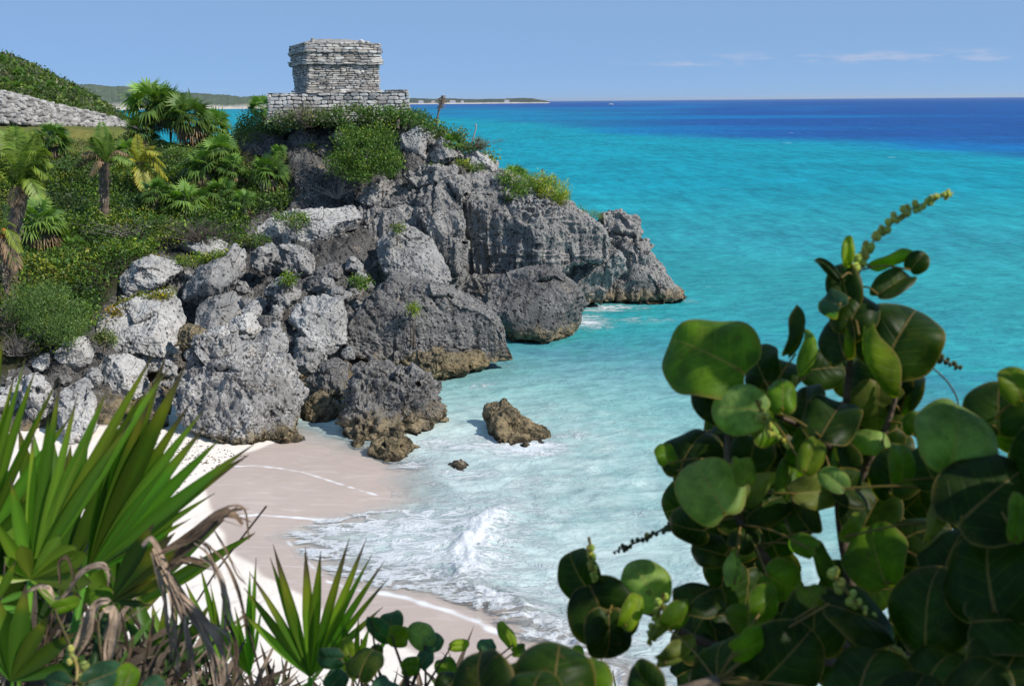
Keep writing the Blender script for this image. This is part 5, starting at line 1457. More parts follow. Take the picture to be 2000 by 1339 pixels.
stem('dead_stem', 'short brown stub beside the pale dead stem', 'stem', [(930, 286), (934, 276), (937, 270)], 69.0, [.06, .06, .08], (.16, .1, .08))
stem('tree_stump', 'weathered grey stump left of the white overhanging ledge', 'stump', [(489, 440), (489, 426), (491, 414)], 63.6, [.22, .19, .06], (.2, .17, .15))
stem('dead_stem', 'cut brown stump in the plants below the temple platform', 'stem', [(776, 250), (777, 240), (777, 233)], 68.9, [.15, .15, .12], (.17, .13, .11))
stem('driftwood_log', 'short weathered log lying on the lawn before the stone wall', 'log', [(95, 256), (105, 254), (118, 254), (130, 257)], 89, [.18, .22, .2, .12], (.34, .3, .27))

# boat far out and houses on the point
b = Uz(1193, 204.3, 0)
boat = thing('motor_boat', 'tiny white motor boat far out on the deep blue water', 'boat', b)
mb = MB(); ln, wd = 17.0, 4.6
secs = []
for t in np.linspace(0, 1, 9):
    w_ = wd / 2 * math.sin(math.pi * min(.5, .28 + t * .3)) * (1 - max(0, t - .6) ** 1.6 * 4.2)
    w_ = max(w_, .05); sheer = 1.5 + .9 * t * t
    x = -ln / 2 + ln * t
    secs.append([(x, -w_, sheer), (x, -w_ * .8, .3), (x, 0, -.3), (x, w_ * .8, .3), (x, w_, sheer), (x, 0, sheer + .1)])
mb.add(np.array(secs).reshape(-1, 3), np.array([[i * 6 + j, i * 6 + (j + 1) % 6, i * 6 + 6 + (j + 1) % 6, i * 6 + 6 + j] for i in range(8) for j in range(6)]), (.82, .82, .82))
mb.add(np.array(secs[0]), [(0, 1, 4, 5), (1, 2, 3, 4)], (.8, .8, .8))
mb.build('hull', M['paint'], boat, smooth=False)
E3 = np.eye(3)
mb = MB(); box(mb, np.zeros(3), *E3, -4, 2.5, -1.5, 1.5, 1.6, 3.6, (.8, .8, .8)); mb.build('cabin', M['paint'], boat, smooth=False)
mb = MB(); box(mb, np.zeros(3), *E3, -4.4, 3.0, -1.7, 1.7, 3.62, 3.9, (.75, .75, .75)); mb.build('cabin_roof', M['paint'], boat, smooth=False)
for i, (u, w_, h_, lab, tone) in enumerate(((822, 30, 13, 'white house nearest the temple on the low far point', (.8, .78, .74)), (846, 22, 11, 'pale orange roofed house on the far point, beside the dead palm stump', (.75, .6, .45)), (884, 34, 12, 'long white house in the middle of the far point', (.8, .79, .77)), (903, 18, 10, 'small white house right of the long one on the far point', (.8, .79, .76)),
                                            (990, 30, 12, 'isolated white house toward the tip of the far point', (.78, .78, .76)))):
    p = U(u, 196, 6430); p[2] = 5.5
    h = thing('beach_house', lab, 'house', p, 'white houses on the far point')
    mb = MB(); box(mb, np.zeros(3), *E3, -w_ / 2, w_ / 2, -5, 5, 0, h_, tone); mb.build('wall', M['paint'], h, smooth=False)
    mb = MB(); k = w_ / 2 + 1
    mb.add([(-k, -6, h_), (k, -6, h_), (k, 6, h_), (-k, 6, h_), (-k + 2, 0, h_ + 4), (k - 2, 0, h_ + 4)], [(0, 1, 5, 4), (2, 3, 4, 5)], (.6, .45, .35))
    mb.f.append(np.array([(1, 2, 5), (3, 0, 4)]) + mb.n - 6)
    mb.build('roof', M['paint'], h, smooth=False)

# ------------------------------------------------------------------ plants on the cliff edge, close to the camera
def grape_leaf_geom(seed, cup=.25, fold=.2, wav=.07):
    r = np.random.default_rng(seed)
    nr, ns = 11, 44
    rad = np.linspace(0, 1, nr)
    th = np.linspace(0, 2 * math.pi, ns, endpoint=False)
    a = np.angle(np.exp(1j * (th + math.pi / 2)))
    R = 1 - .22 * np.exp(-(a / .28) ** 2) + .015 * np.sin(3 * th + r.uniform(0, 6)) + .008 * np.sin(7 * th + r.uniform(0, 6))
    rr, tt = np.meshgrid(rad, np.arange(ns), indexing='ij')
    rr, ti = rr.ravel(), tt.ravel().astype(int)
    x = rr * R[ti] * np.cos(th[ti]); y = rr * R[ti] * np.sin(th[ti])
    z = -cup * (x * x + .6 * y * y) + fold * np.abs(x) - .12 * np.clip(y, 0, 1) ** 2
    ph = r.uniform(0, 6, 3)
    z = z + wav * rr ** 2 * np.sin(3 * th[ti] + ph[0]) + wav * .6 * rr ** 3 * np.sin(5 * th[ti] + ph[1]) - .10 * rr ** 6
    z = z + .012 * np.cos((y - .55 * np.abs(x)) * 3.1 * 2 * math.pi) * (1 - rr)       # puckered between the veins
    i = np.arange(nr - 1)[:, None] * ns; k = np.arange(ns)[None]
    F = np.stack([i + k, i + (k + 1) % ns, i + ns + (k + 1) % ns, i + ns + k], -1).reshape(-1, 4)[ns:]
    F0 = np.stack([np.zeros(ns, int), ns + (np.arange(ns) + 1) % ns, ns + np.arange(ns)], 1)
    return np.stack([x, y, z], 1), F, F0, np.stack([x, y, rr], 1)

def leaf_basis(u, v, roll, pitch, yaw):
    d = ray(u, v); e1 = unit(np.cross(d, [0, 0, 1.0])); e2 = np.cross(e1, d); n0 = -d
    t = math.cos(math.radians(roll)) * e1 + math.sin(math.radians(roll)) * e2
    s = np.cross(t, n0)
    p, q = math.radians(pitch), math.radians(yaw)
    t2 = math.cos(p) * t - math.sin(p) * n0; n1 = math.cos(p) * n0 + math.sin(p) * t
    s2 = math.cos(q) * s - math.sin(q) * n1; n2 = math.cos(q) * n1 + math.sin(q) * s
    return s2, t2, n2

GL = {'d': (.016, .038, .003), 'm': (.075, .15, .008), 'l': (.175, .27, .065), 'y': (.12, .18, .010), 'o': (.11, .135, .03), 'b': (.035, .095, .05)}  # d has shade and l has sunlight put into the leaf colour
def add_leaf(mb, u, v, rpx, asp, roll, pitch, yaw, Y, tone, seed, cup=.25, fold=.2, wav=.07):
    V, F, F0, uv = grape_leaf_geom(seed, cup, fold, wav)
    s, t, n = leaf_basis(u, v, roll, pitch, yaw)
    c = U(u, v, Y); R_ = rpx * Y / FPX
    P = c + (V[:, :1] * asp * s + V[:, 1:2] * t + V[:, 2:] * n) * R_
    rr = np.random.default_rng(seed)
    col = np.array(GL[tone]) * rr.uniform(.8, 1.2)
    mb.add(P, F, col, uv)
    mb.f.append(F0 + mb.n - len(P))
    return c - t * R_ * .74, n

def raceme(parent, pts, Y, nb, rad, seed, col=(.36, .40, .06), stemcol=(.28, .2, .05), name='fruit_cluster', k0=.15):
    r = np.random.default_rng(seed)
    P = catmull([U(u, v, Y + .02 * i) for i, (u, v) in enumerate(pts)], 10)
    sm = MB(); tube(sm, P, np.linspace(.0034, .0012, len(P)), 6, stemcol)
    st = sm.build('fruit_stalk', M['berry'], parent)
    bm_ = MB(); D, F = cube_sphere(6)
    for i in range(nb):
        k = k0 + (1 - k0) * (i / nb) ** .8; a = r.uniform(0, 6.28); s = rad * (1.12 - .55 * k) * r.uniform(.75, 1.2)
        c = P[int(k * (len(P) - 1))] + np.array([math.cos(a), r.uniform(-1, 1), math.sin(a)]) * s * 1.25
        bm_.add(c + D * np.array([s, s, s * 1.2]), F, np.array(col) * r.uniform(.7, 1.25) * np.array([r.uniform(.8, 1.3), 1, 1]))
    bm_.build(name, M['berry'], parent)

sg = thing('sea_grape_bush', 'large dark sea grape bush with round leathery leaves filling the lower right corner', 'bush', (0, 0, 0))
#  u, v, radius px, aspect, roll, pitch, yaw, Y, tone, cup
LEAVES = [
    (1383, 690, 116, 1.0, 150, 24, 18, 1.95, 'm'), (1446, 797, 66, .95, 172, 8, 12, 1.85, 'l'), (1390, 955, 80, .98, 118, 6, 14, 1.78, 'l'), (1302, 886, 28, .9, 100, 20, 20, 1.9, 'm'),
    (1345, 880, 72, 1.0, 60, 30, -20, 2.0, 'd'), (1756, 655, 96, .9, 62, 22, -22, 1.95, 'd'), (1698, 710, 84, .36, -62, 10, 45, 1.85, 'y'), (1566, 650, 62, .32, 78, 12, 52, 1.9, 'd'), (1590, 690, 60, .3, 80, 12, 40, 1.94, 'm'),
    (1712, 1085, 88, .9, 105, 10, -8, 1.75, 'm'), (1265, 1142, 64, .95, 128, 10, 10, 1.8, 'l'), (1132, 1125, 66, .95, 110, 18, -30, 1.85, 'd'), (1178, 1195, 84, .95, -70, 20, 10, 1.8, 'd'),
    (1462, 1200, 74, .8, 90, 62, 10, 1.7, 'm'), (1440, 1110, 52, .42, 95, 20, 30, 1.75, 'l'), (1530, 1140, 56, .9, -20, 40, 20, 1.72, 'm'), (1605, 1120, 74, .3, -60, 10, 40, 1.76, 'm'), (1556, 1062, 50, .55, 170, 40, 0, 1.74, 'm'),
    (1868, 855, 96, 1.0, 100, 26, 16, 1.6, 'l'), (1935, 965, 128, 1.0, 60, 15, -24, 1.5, 'd'), (1838, 1000, 80, .32, 75, 6, 38, 1.52, 'o'), (1950, 795, 74, 1.0, 110, 20, -20, 1.7, 'd'), (1985, 752, 46, .8, 100, 20, 20, 1.66, 'y'),
    (1790, 830, 31, .95, 80, 15, 10, 1.9, 'm'), (1715, 790, 62, 1.0, -80, 15, -30, 2.0, 'o'), (1625, 815, 84, .72, 70, 35, -15, 1.85, 'd'), (1565, 880, 64, .5, -95, 15, 20, 1.88, 'm'), (1700, 852, 46, .8, 130, 20, 24, 1.95, 'l'),
    (1656, 492, 34, .42, 96, 10, 10, 2.0, 'y'), (1622, 522, 42, .3, 132, 30, 30, 2.0, 'd'), (1650, 560, 54, .6, 100, 20, -20, 2.0, 'd'), (1742, 512, 50, .3, 38, 10, 40, 2.02, 'm'), (1790, 512, 27, .9, 60, 20, -10, 2.0, 'd'),
    (1745, 555, 56, .6, 40, 20, -25, 1.98, 'd'), (1618, 588, 44, .7, 160, 35, 10, 1.97, 'b'), (1670, 610, 60, .8, 60, 40, -20, 1.96, 'd'), (1640, 660, 70, .8, 90, 40, -30, 1.98, 'd'), (1480, 710, 60, .9, 130, 30, -20, 2.05, 'd'), (1520, 730, 58, .9, 45, 30, -20, 2.05, 'd'),
    (1395, 770, 70, .8, 100, 35, -24, 2.02, 'd'), (1500, 830, 60, .7, 60, 40, 10, 1.9, 'm'), (1470, 880, 60, .8, 70, 30, -20, 1.95, 'd'), (1500, 980, 70, .6, 55, 30, -30, 1.9, 'd'), (1440, 1010, 60, .8, 20, 30, -20, 1.9, 'd'), (1340, 1030, 56, .8, 150, 20, -25, 1.9, 'd'),
    (1385, 1075, 52, .8, 180, 40, -20, 1.9, 'd'), (1480, 960, 60, .45, 40, 10, 40, 1.82, 'o'), (1540, 930, 56, .5, 60, 20, 30, 1.86, 'm'), (1590, 960, 60, .7, 20, 25, -10, 1.84, 'o'), (1660, 955, 66, .7, 10, 30, -15, 1.86, 'd'), (1740, 920, 70, .9, 100, 20, -30, 1.84, 'd'),
    (1700, 1000, 76, .9, 60, 25, -24, 1.9, 'd'), (1790, 1040, 80, .9, 40, 20, -30, 1.8, 'd'), (1560, 1005, 60, .7, 110, 30, -20, 1.88, 'd'), (1085, 1310, 92, 1.0, 90, 15, -20, 1.35, 'd'), (935, 1332, 82, 1.0, 120, 20, -24, 1.38, 'd'),
    (1190, 1240, 70, .9, -90, 15, -20, 1.75, 'd'), (1295, 1225, 40, .35, 60, 10, 40, 1.7, 'o'), (1330, 1280, 60, .5, 40, 20, 30, 1.66, 'o'), (1400, 1290, 96, 1.0, 80, 20, -20, 1.55, 'd'), (1370, 1160, 70, .9, 50, 25, -24, 1.7, 'd'),
    (1590, 1210, 90, .9, 100, 20, -24, 1.6, 'd'), (1530, 1290, 100, 1.0, 60, 20, -26, 1.5, 'd'), (1680, 1200, 100, .9, -40, 20, -24, 1.55, 'd'), (1690, 1310, 110, 1.0, 80, 20, -20, 1.4, 'd'), (1810, 1190, 110, .9, 110, 20, -24, 1.5, 'd'), (1830, 1300, 100, .9, 60, 20, -24, 1.4, 'd'),
    (1930, 1120, 120, 1.0, 90, 15, -26, 1.45, 'd'), (1960, 1210, 90, 1.0, 40, 20, -20, 1.4, 'd'), (1990, 1010, 60, .4, 80, 10, 40, 1.4, 'm'), (2040, 900, 120, 1.0, 90, 20, -20, 1.5, 'd'), (1860, 1070, 90, .9, 70, 20, -24, 1.6, 'd'), (1260, 1330, 60, .8, 140, 20, -20, 1.4, 'd'),
    (1970, 1300, 90, 1.0, 80, 20, -20, 1.35, 'd'), (1905, 1339, 90, .9, 60, 20, -20, 1.3, 'd'), (1780, 1360, 90, .9, 90, 20, -20, 1.32, 'd'), (1040, 1345, 70, .9, 80, 20, -20, 1.3, 'd'),
    (1010, 1330, 62, .9, 70, 20, -20, 1.42, 'd'), (1150, 1330, 66, .9, 100, 20, -20, 1.4, 'm'), (1330, 1210, 50, .8, 60, 20, 16, 1.66, 'm'),
    (1585, 890, 46, .6, 60, 20, 20, 1.78, 'y'), (1628, 935, 40, .7, 140, 20, 20, 1.76, 'l'), (1500, 1175, 50, .8, 70, 25, 20, 1.62, 'm'), (1585, 1160, 46, .7, 120, 30, 24, 1.6, 'y'), (1470, 1262, 54, .7, 30, 30, 16, 1.5, 'm'), (1668, 1030, 44, .5, 80, 20, 30, 1.7, 'y'), (1455, 915, 44, .6, 130, 20, 20, 1.76, 'y'), (1765, 905, 48, .7, 100, 20, 20, 1.66, 'm'), (1236, 1196, 44, .6, 60, 20, 24, 1.7, 'y'), (1530, 770, 44, .7, 110, 25, 24, 1.86, 'm'),
    (1640, 905, 60, .8, 120, 20, -24, 1.95, 'd'), (1770, 770, 60, .8, 60, 20, -24, 2.0, 'd'), (1720, 745, 80, .9, 100, 20, -24, 2.04, 'd'), (1810, 910, 60, .9, 120, 20, -20, 1.7, 'd'), (1575, 790, 60, .8, 90, 30, -20, 2.0, 'd'), (1455, 1050, 40, .8, 60, 20, -10, 1.84, 'd'),
]
BR = [[(1700, 1500, 1.9), (1680, 1250, 1.95), (1640, 1000, 1.98), (1650, 820, 2.0), (1665, 650, 2.0), (1670, 530, 2.0)], [(1690, 1300, 1.95), (1520, 1120, 1.9), (1430, 980, 1.88), (1420, 800, 1.95), (1400, 730, 1.98)],
      [(1690, 1300, 1.95), (1400, 1260, 1.8), (1280, 1200, 1.82), (1180, 1180, 1.84)], [(1720, 1350, 1.85), (1880, 1130, 1.7), (1900, 950, 1.66), (1930, 830, 1.7)], [(1640, 1000, 1.98), (1720, 860, 1.98), (1760, 740, 1.98)], [(1660, 900, 2.0), (1560, 830, 1.98), (1490, 800, 1.92)],
      [(1900, 1200, 1.6), (2150, 900, 1.6), (2250, 500, 1.6), (2300, 200, 1.6)], [(1400, 1330, 1.5), (1200, 1380, 1.42), (1000, 1390, 1.4)]]
allP = np.concatenate([catmull([U(*q) for q in b], 10) for b in BR])
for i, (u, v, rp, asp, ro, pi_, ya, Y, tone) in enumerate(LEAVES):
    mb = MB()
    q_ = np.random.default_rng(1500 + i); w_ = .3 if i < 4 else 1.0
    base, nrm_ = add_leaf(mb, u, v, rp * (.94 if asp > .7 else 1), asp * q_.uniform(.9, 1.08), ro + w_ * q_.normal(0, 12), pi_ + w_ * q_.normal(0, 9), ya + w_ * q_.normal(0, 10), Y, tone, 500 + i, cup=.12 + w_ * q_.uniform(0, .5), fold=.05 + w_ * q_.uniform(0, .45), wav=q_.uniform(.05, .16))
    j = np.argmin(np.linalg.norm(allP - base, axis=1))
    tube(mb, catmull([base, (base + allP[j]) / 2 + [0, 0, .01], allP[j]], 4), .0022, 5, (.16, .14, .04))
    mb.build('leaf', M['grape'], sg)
# the rest of the crown: behind these leaves and on beyond the right edge of the view, where it shades the near ones
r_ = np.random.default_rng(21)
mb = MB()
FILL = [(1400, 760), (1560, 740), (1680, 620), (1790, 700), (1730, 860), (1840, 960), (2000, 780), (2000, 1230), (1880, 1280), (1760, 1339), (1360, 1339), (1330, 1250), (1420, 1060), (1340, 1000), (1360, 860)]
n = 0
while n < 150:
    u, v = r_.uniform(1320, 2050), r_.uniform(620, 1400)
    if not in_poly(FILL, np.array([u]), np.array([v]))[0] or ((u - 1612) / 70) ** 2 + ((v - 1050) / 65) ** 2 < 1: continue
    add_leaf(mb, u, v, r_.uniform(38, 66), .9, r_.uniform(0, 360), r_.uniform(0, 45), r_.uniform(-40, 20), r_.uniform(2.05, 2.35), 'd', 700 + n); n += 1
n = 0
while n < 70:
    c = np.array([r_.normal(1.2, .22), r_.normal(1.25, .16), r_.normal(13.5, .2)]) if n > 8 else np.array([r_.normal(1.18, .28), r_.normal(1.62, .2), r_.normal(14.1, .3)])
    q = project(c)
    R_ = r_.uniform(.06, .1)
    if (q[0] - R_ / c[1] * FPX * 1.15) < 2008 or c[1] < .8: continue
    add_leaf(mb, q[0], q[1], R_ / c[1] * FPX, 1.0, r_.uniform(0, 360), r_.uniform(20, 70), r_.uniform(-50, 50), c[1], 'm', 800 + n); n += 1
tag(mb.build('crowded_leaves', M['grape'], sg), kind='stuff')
# branches
for k, b in enumerate(BR):
    P = catmull([U(*q) for q in b], 10)
    mb = MB(); tube(mb, P, np.linspace(.011 if k else .015, .004, len(P)), 8, np.array([[.10, .075, .055]]) * np.random.default_rng(k).uniform(.6, 1.5, (len(P), 1)))
    mb.build('branch', M['bark'], sg)
raceme(sg, [(1672, 560), (1685, 505), (1715, 460), (1760, 420), (1815, 392), (1862, 376)], 2.0, 62, .0078, 1)
raceme(sg, [(1478, 782), (1492, 815), (1510, 845), (1540, 870)], 1.8, 26, .0068, 2)
raceme(sg, [(1296, 1160), (1288, 1195), (1276, 1230), (1270, 1262)], 1.68, 30, .0068, 3, k0=.1)
raceme(sg, [(1622, 1112), (1650, 1150), (1690, 1195), (1730, 1250), (1780, 1300), (1850, 1345)], 1.52, 44, .0066, 4, k0=.02)
raceme(sg, [(1150, 1050), (1156, 1080), (1158, 1110), (1162, 1136)], 1.76, 18, .0058, 5)
raceme(sg, [(1330, 1010), (1290, 1035), (1240, 1060), (1196, 1078)], 1.95, 22, .0062, 6, col=(.05, .07, .02), stemcol=(.06, .05, .03))
raceme(sg, [(1815, 685), (1840, 700), (1860, 712), (1876, 722)], 1.98, 12, .006, 7, col=(.08, .09, .03), stemcol=(.1, .08, .04))
mb = MB(); tube(mb, catmull([U(1822, 718, 2.0), U(1850, 745, 2.0), U(1868, 775, 2.0), U(1873, 800, 2.0)], 8), .0018, 5, (.1, .07, .05)); mb.build('bare_stalk', M['bark'], sg)

# small sea grape at the bottom centre
sg2 = thing('sea_grape_seedling', 'small sea grape with upturned green leaves at the bottom centre, left of the big bush', 'bush', (0, 0, 0))
SM = [(763, 1212, 34, .8, 80, 30, -20, 2.3, 'b'), (745, 1236, 48, .5, -50, 20, 30, 2.25, 'b'), (782, 1244, 36, .7, -20, 40, 10, 2.22, 'y'), (824, 1238, 36, .9, 110, 20, 20, 2.3, 'l'), (846, 1252, 32, .7, 20, 30, -10, 2.3, 'b'), (899, 1259, 30, .45, 5, 30, 0, 2.3, 'y'),
      (952, 1258, 28, .7, 30, 40, -20, 2.28, 'b'), (991, 1238, 34, .5, 118, 10, 20, 2.2, 'y'), (640, 1284, 46, .5, 170, 40, 0, 2.1, 'b'), (712, 1292, 46, .9, 60, 30, -25, 2.05, 'd'), (806, 1300, 34, .6, 10, 40, 10, 2.2, 'm'), (830, 1284, 28, .7, 60, 30, -10, 2.25, 'b'),
      (754, 1342, 40, .8, 60, 40, 0, 2.0, 'b'), (870, 1300, 30, .8, 120, 30, 10, 2.3, 'm'), (678, 1262, 26, .6, 100, 20, -10, 2.2, 'y'), (735, 1275, 24, .7, 60, 20, 10, 2.25, 'm'), (880, 1336, 40, .9, 60, 30, 0, 2.1, 'd'), (1016, 1268, 24, .6, 20, 40, 0, 2.25, 'm'), (660, 1325, 34, .8, 40, 30, 10, 2.1, 'b'), (1130, 1275, 20, .8, 70, 20, 20, 2.4, 'm')]
b2 = U(800, 1480, 2.2)
st = MB()
for i, (u, v, rp, asp, ro, pi_, ya, Y, tone) in enumerate(SM):
    mb = MB(); base, _ = add_leaf(mb, u, v, rp, asp, ro, pi_, ya, Y, tone, 900 + i, cup=.35, fold=.3, wav=.1)
    mb.build('leaf', M['grape'], sg2)
    tube(st, catmull([b2 + [0, 0, .02], (b2 + base) / 2 + [(-1) ** i * .02, 0, .02], base], 6), np.linspace(.006, .002, 13), 5, (.09, .07, .045))
st.build('stems', M['bark'], sg2)
sg3 = thing('sea_grape_seedling', 'low sea grape sprig with green leaves and pale buds in the bottom left corner', 'bush', (0, 0, 0))
b3 = U(210, 1480, 1.9); st = MB()
for i, (u, v, rp, asp, ro, pi_, ya, Y, tone) in enumerate([(205, 1318, 60, .55, 10, 35, 0, 1.75, 'b'), (250, 1322, 36, .8, 60, 20, 20, 1.78, 'm'), (110, 1330, 40, .6, 150, 40, 0, 1.8, 'b'), (130, 1182, 34, .52, 5, 20, 20, 1.9, 'm'), (195, 1165, 30, .9, 70, 20, -20, 2.0, 'm'), (300, 1340, 36, .7, 40, 30, 0, 1.8, 'b')]):
    mb = MB(); base, _ = add_leaf(mb, u, v, rp, asp, ro, pi_, ya, Y, tone, 950 + i); mb.build('leaf', M['grape'], sg3)
    tube(st, catmull([b3, (b3 + base) / 2 + [0, 0, .03], base], 6), np.linspace(.006, .002, 13), 5, (.12, .10, .05))
st.build('stems', M['bark'], sg3)
raceme(sg3, [(150, 1330), (150, 1300), (140, 1280), (125, 1276)], 1.72, 6, .009, 9, col=(.28, .34, .08))
raceme(sg3, [(148, 1360), (150, 1340), (152, 1325), (152, 1318)], 1.70, 4, .009, 10, col=(.26, .33, .08))

# fan palms in front
def near_fan(hub, Y, tips, green, seed, fuse=.5, parent=None, brown=.1, name='frond', petiole=None, wmul=1.0, curl=.03, twist=.25):
    """a fan leaf; tips: (u, v, extra distance) of each blade"""
    r = np.random.default_rng(seed)
    hb = U(*hub, Y)
    T = np.array([U(t[0], t[1], Y + (t[2] if len(t) > 2 else 0)) for t in tips])
    d = T - hb; L = np.linalg.norm(d, axis=1); dn = d / L[:, None]
    nv = -ray(*hub)
    mb = MB(); K = 16
    for i in range(len(T)):
        gaps = []
        for j in (i - 1, i + 1):
            if 0 <= j < len(T): gaps.append(math.acos(np.clip(dn[i] @ dn[j], -1, 1)))
        ga = float(np.clip(np.mean(gaps) * .6, .062, .15)) * wmul * r.uniform(.8, 1.2)
        side = unit(np.cross(nv, dn[i]))
        side = unit(side * math.cos(twist * (i % 3 - 1)) + nv * math.sin(twist * (i % 3 - 1)))
        up = np.cross(dn[i], side)
        t = np.linspace(0.0, 1, K)
        w = np.where(t < fuse, np.sin(np.clip(t / fuse, 0, 1) * 1.571) * fuse * .92, fuse * .92 * (1 - ((t - fuse) / (1 - fuse)) ** 1.35)) * L[i] * math.tan(ga)
        w = np.maximum(w, .0007)
        c = hb + d[i] * t[:, None] + up * (curl * L[i] * np.sin(t * math.pi) * r.uniform(-.6, 1.2))[:, None] - np.array([0, 0, 1]) * (r.uniform(0, .05) * L[i] * t ** 3)[:, None]
        fold = (.30 * (1 - .4 * t))[:, None] * w[:, None] * up
        V = np.stack([c - side * w[:, None] + fold, c - side * (w * .5)[:, None] + fold * .5, c, c + side * (w * .5)[:, None] + fold * .5, c + side * w[:, None] + fold], 1).reshape(-1, 3)
        b = brown * r.uniform(.4, 1.8)
        g = np.array(green) * r.uniform(.6, 1.75) * np.array([r.uniform(.9, 1.6), 1, 1])
        f = sstep(1 - b, 1 - b * .4, t)[:, None]; f2 = sstep(1 - b * 1.8, 1 - b, t)[:, None]
        cc = g * (1.25 - .3 * np.minimum(t * 1.6, 1))[:, None]
        cc = cc + (np.array([.22, .2, .02]) - cc) * f2 * .6
        cc = cc + (np.array([.085, .06, .045]) - cc) * f
        streak = np.array([.9, 1.1, 1.25, 1.1, .9])[None, :, None]
        mb.add(V, grid_faces(K, 5), (cc[:, None, :] * streak).reshape(-1, 3))
    o = mb.build(name, M['leaf_gloss'], parent)
    if petiole:
        pm = MB(); tube(pm, catmull([hb, U(*petiole[0]), U(*petiole[1])], 8), np.linspace(.007, .012, 17), 7, np.array(green) * 1.8)
        pm.build('petiole', M['leaf_gloss'], parent)
    return o

def ribbon(mb, pts, wpx, Y, colr, seed, curl=.5):
    r = np.random.default_rng(seed)
    P = catmull([U(p[0], p[1], Y + (p[2] if len(p) > 2 else 0)) for p in pts], 9)
    n = len(P); t = np.linspace(0, 1, n)
    T = unit(np.gradient(P, axis=0)); nv = -ray(pts[0][0], pts[0][1])
    tw = curl * np.sin(t * 3 + r.uniform(0, 6))
    s = unit(np.cross(np.broadcast_to(nv, T.shape), T)); up = np.cross(T, s)
    s = s * np.cos(tw)[:, None] + up * np.sin(tw)[:, None]; up = np.cross(T, s)
    w = (wpx * Y / FPX / 2) * (np.sin(np.clip(t * 2.4 + .5, 0, 3.1)) ** .7 * .9 + .1)
    rows = []
    for a, k in ((-1, .5), (-.4, -.15), (.1, .1), (.5, -.2), (1, .45)):
        rows.append(P + s * (w * a)[:, None] + up * (w * k * .6)[:, None])
    V = np.stack(rows, 1).reshape(-1, 3)
    c = np.array(colr) * r.uniform(.7, 1.2) * (1 + .25 * np.sin(t * 20 + seed))[:, None, None] * np.array([.7, 1.1, .85, 1.15, .75])[None, :, None]
    mb.add(V, grid_faces(n, 5), c.reshape(-1, 3))

np_ = thing('fan_palm', 'big near fan palm with long green blades and grey dead fronds, lower left corner', 'palm', (0, 0, 0))
near_fan((-46, 1080), 2.45, [(-150, 780), (-110, 700), (-70, 690), (-30, 640), (4, 645), (28, 712), (48, 690), (68, 702), (96, 760), (114, 717), (138, 800), (160, 880)], (.06, .15, .014), 1, parent=np_, petiole=((-60, 1200, 2.3), (-60, 1400, 2.1)), fuse=.42)
near_fan((60, 1131), 2.15, [(-20, 1000, -.1), (20, 930, -.05), (62, 840), (96, 790), (116, 735), (150, 755), (186, 800), (208, 746), (238, 790), (262, 800), (292, 738), (301, 672), (330, 700, .03)], (.09, .19, .02), 2, parent=np_, petiole=((52, 1200, 2.05), (20, 1400, 1.95)), fuse=.46, wmul=1.1)
near_fan((60, 1131), 2.12, [(130, 1190, -.06), (178, 1130, -.05), (172, 1076, -.05), (150, 1060, -.04), (118, 1040), (40, 1060, -.05), (8, 1085, -.05), (-30, 1130, -.05)], (.13, .23, .03), 12, parent=np_, fuse=.8, brown=.02, wmul=1.2)
near_fan((168, 1122), 2.3, [(228, 790), (262, 760), (298, 740), (326, 690), (362, 700), (372, 770), (399, 782), (404, 820), (430, 846), (462, 880), (496, 850), (484, 868), (452, 912), (420, 960), (372, 1010)], (.06, .15, .014), 3, parent=np_, petiole=((150, 1200, 2.2), (110, 1420, 2.0)), fuse=.5, brown=.13, wmul=1.15)
near_fan((215, 1175), 2.1, [(300, 1012), (342, 1030), (372, 1046), (398, 1042), (378, 1082), (340, 1120), (300, 1180)], (.018, .042, .01), 4, parent=np_, petiole=((190, 1260, 2.0), (160, 1420, 1.9)), fuse=.6, brown=.3)
near_fan((-10, 1180), 2.0, [(-60, 1060), (-20, 1040), (30, 1090), (60, 1150), (70, 1200), (50, 1250)], (.08, .17, .02), 5, parent=np_, fuse=.6)
near_fan((20, 1330), 1.9, [(-60, 1180), (-10, 1150), (50, 1140), (100, 1190), (150, 1230), (170, 1290)], (.05, .12, .014), 15, parent=np_, fuse=.6)
near_fan((120, 1400), 2.5, [(40, 1240), (90, 1220), (150, 1200), (220, 1220), (270, 1260), (300, 1310)], (.035, .085, .012), 16, parent=np_, fuse=.6)
DG, DB = (.40, .295, .215), (.17, .115, .075)
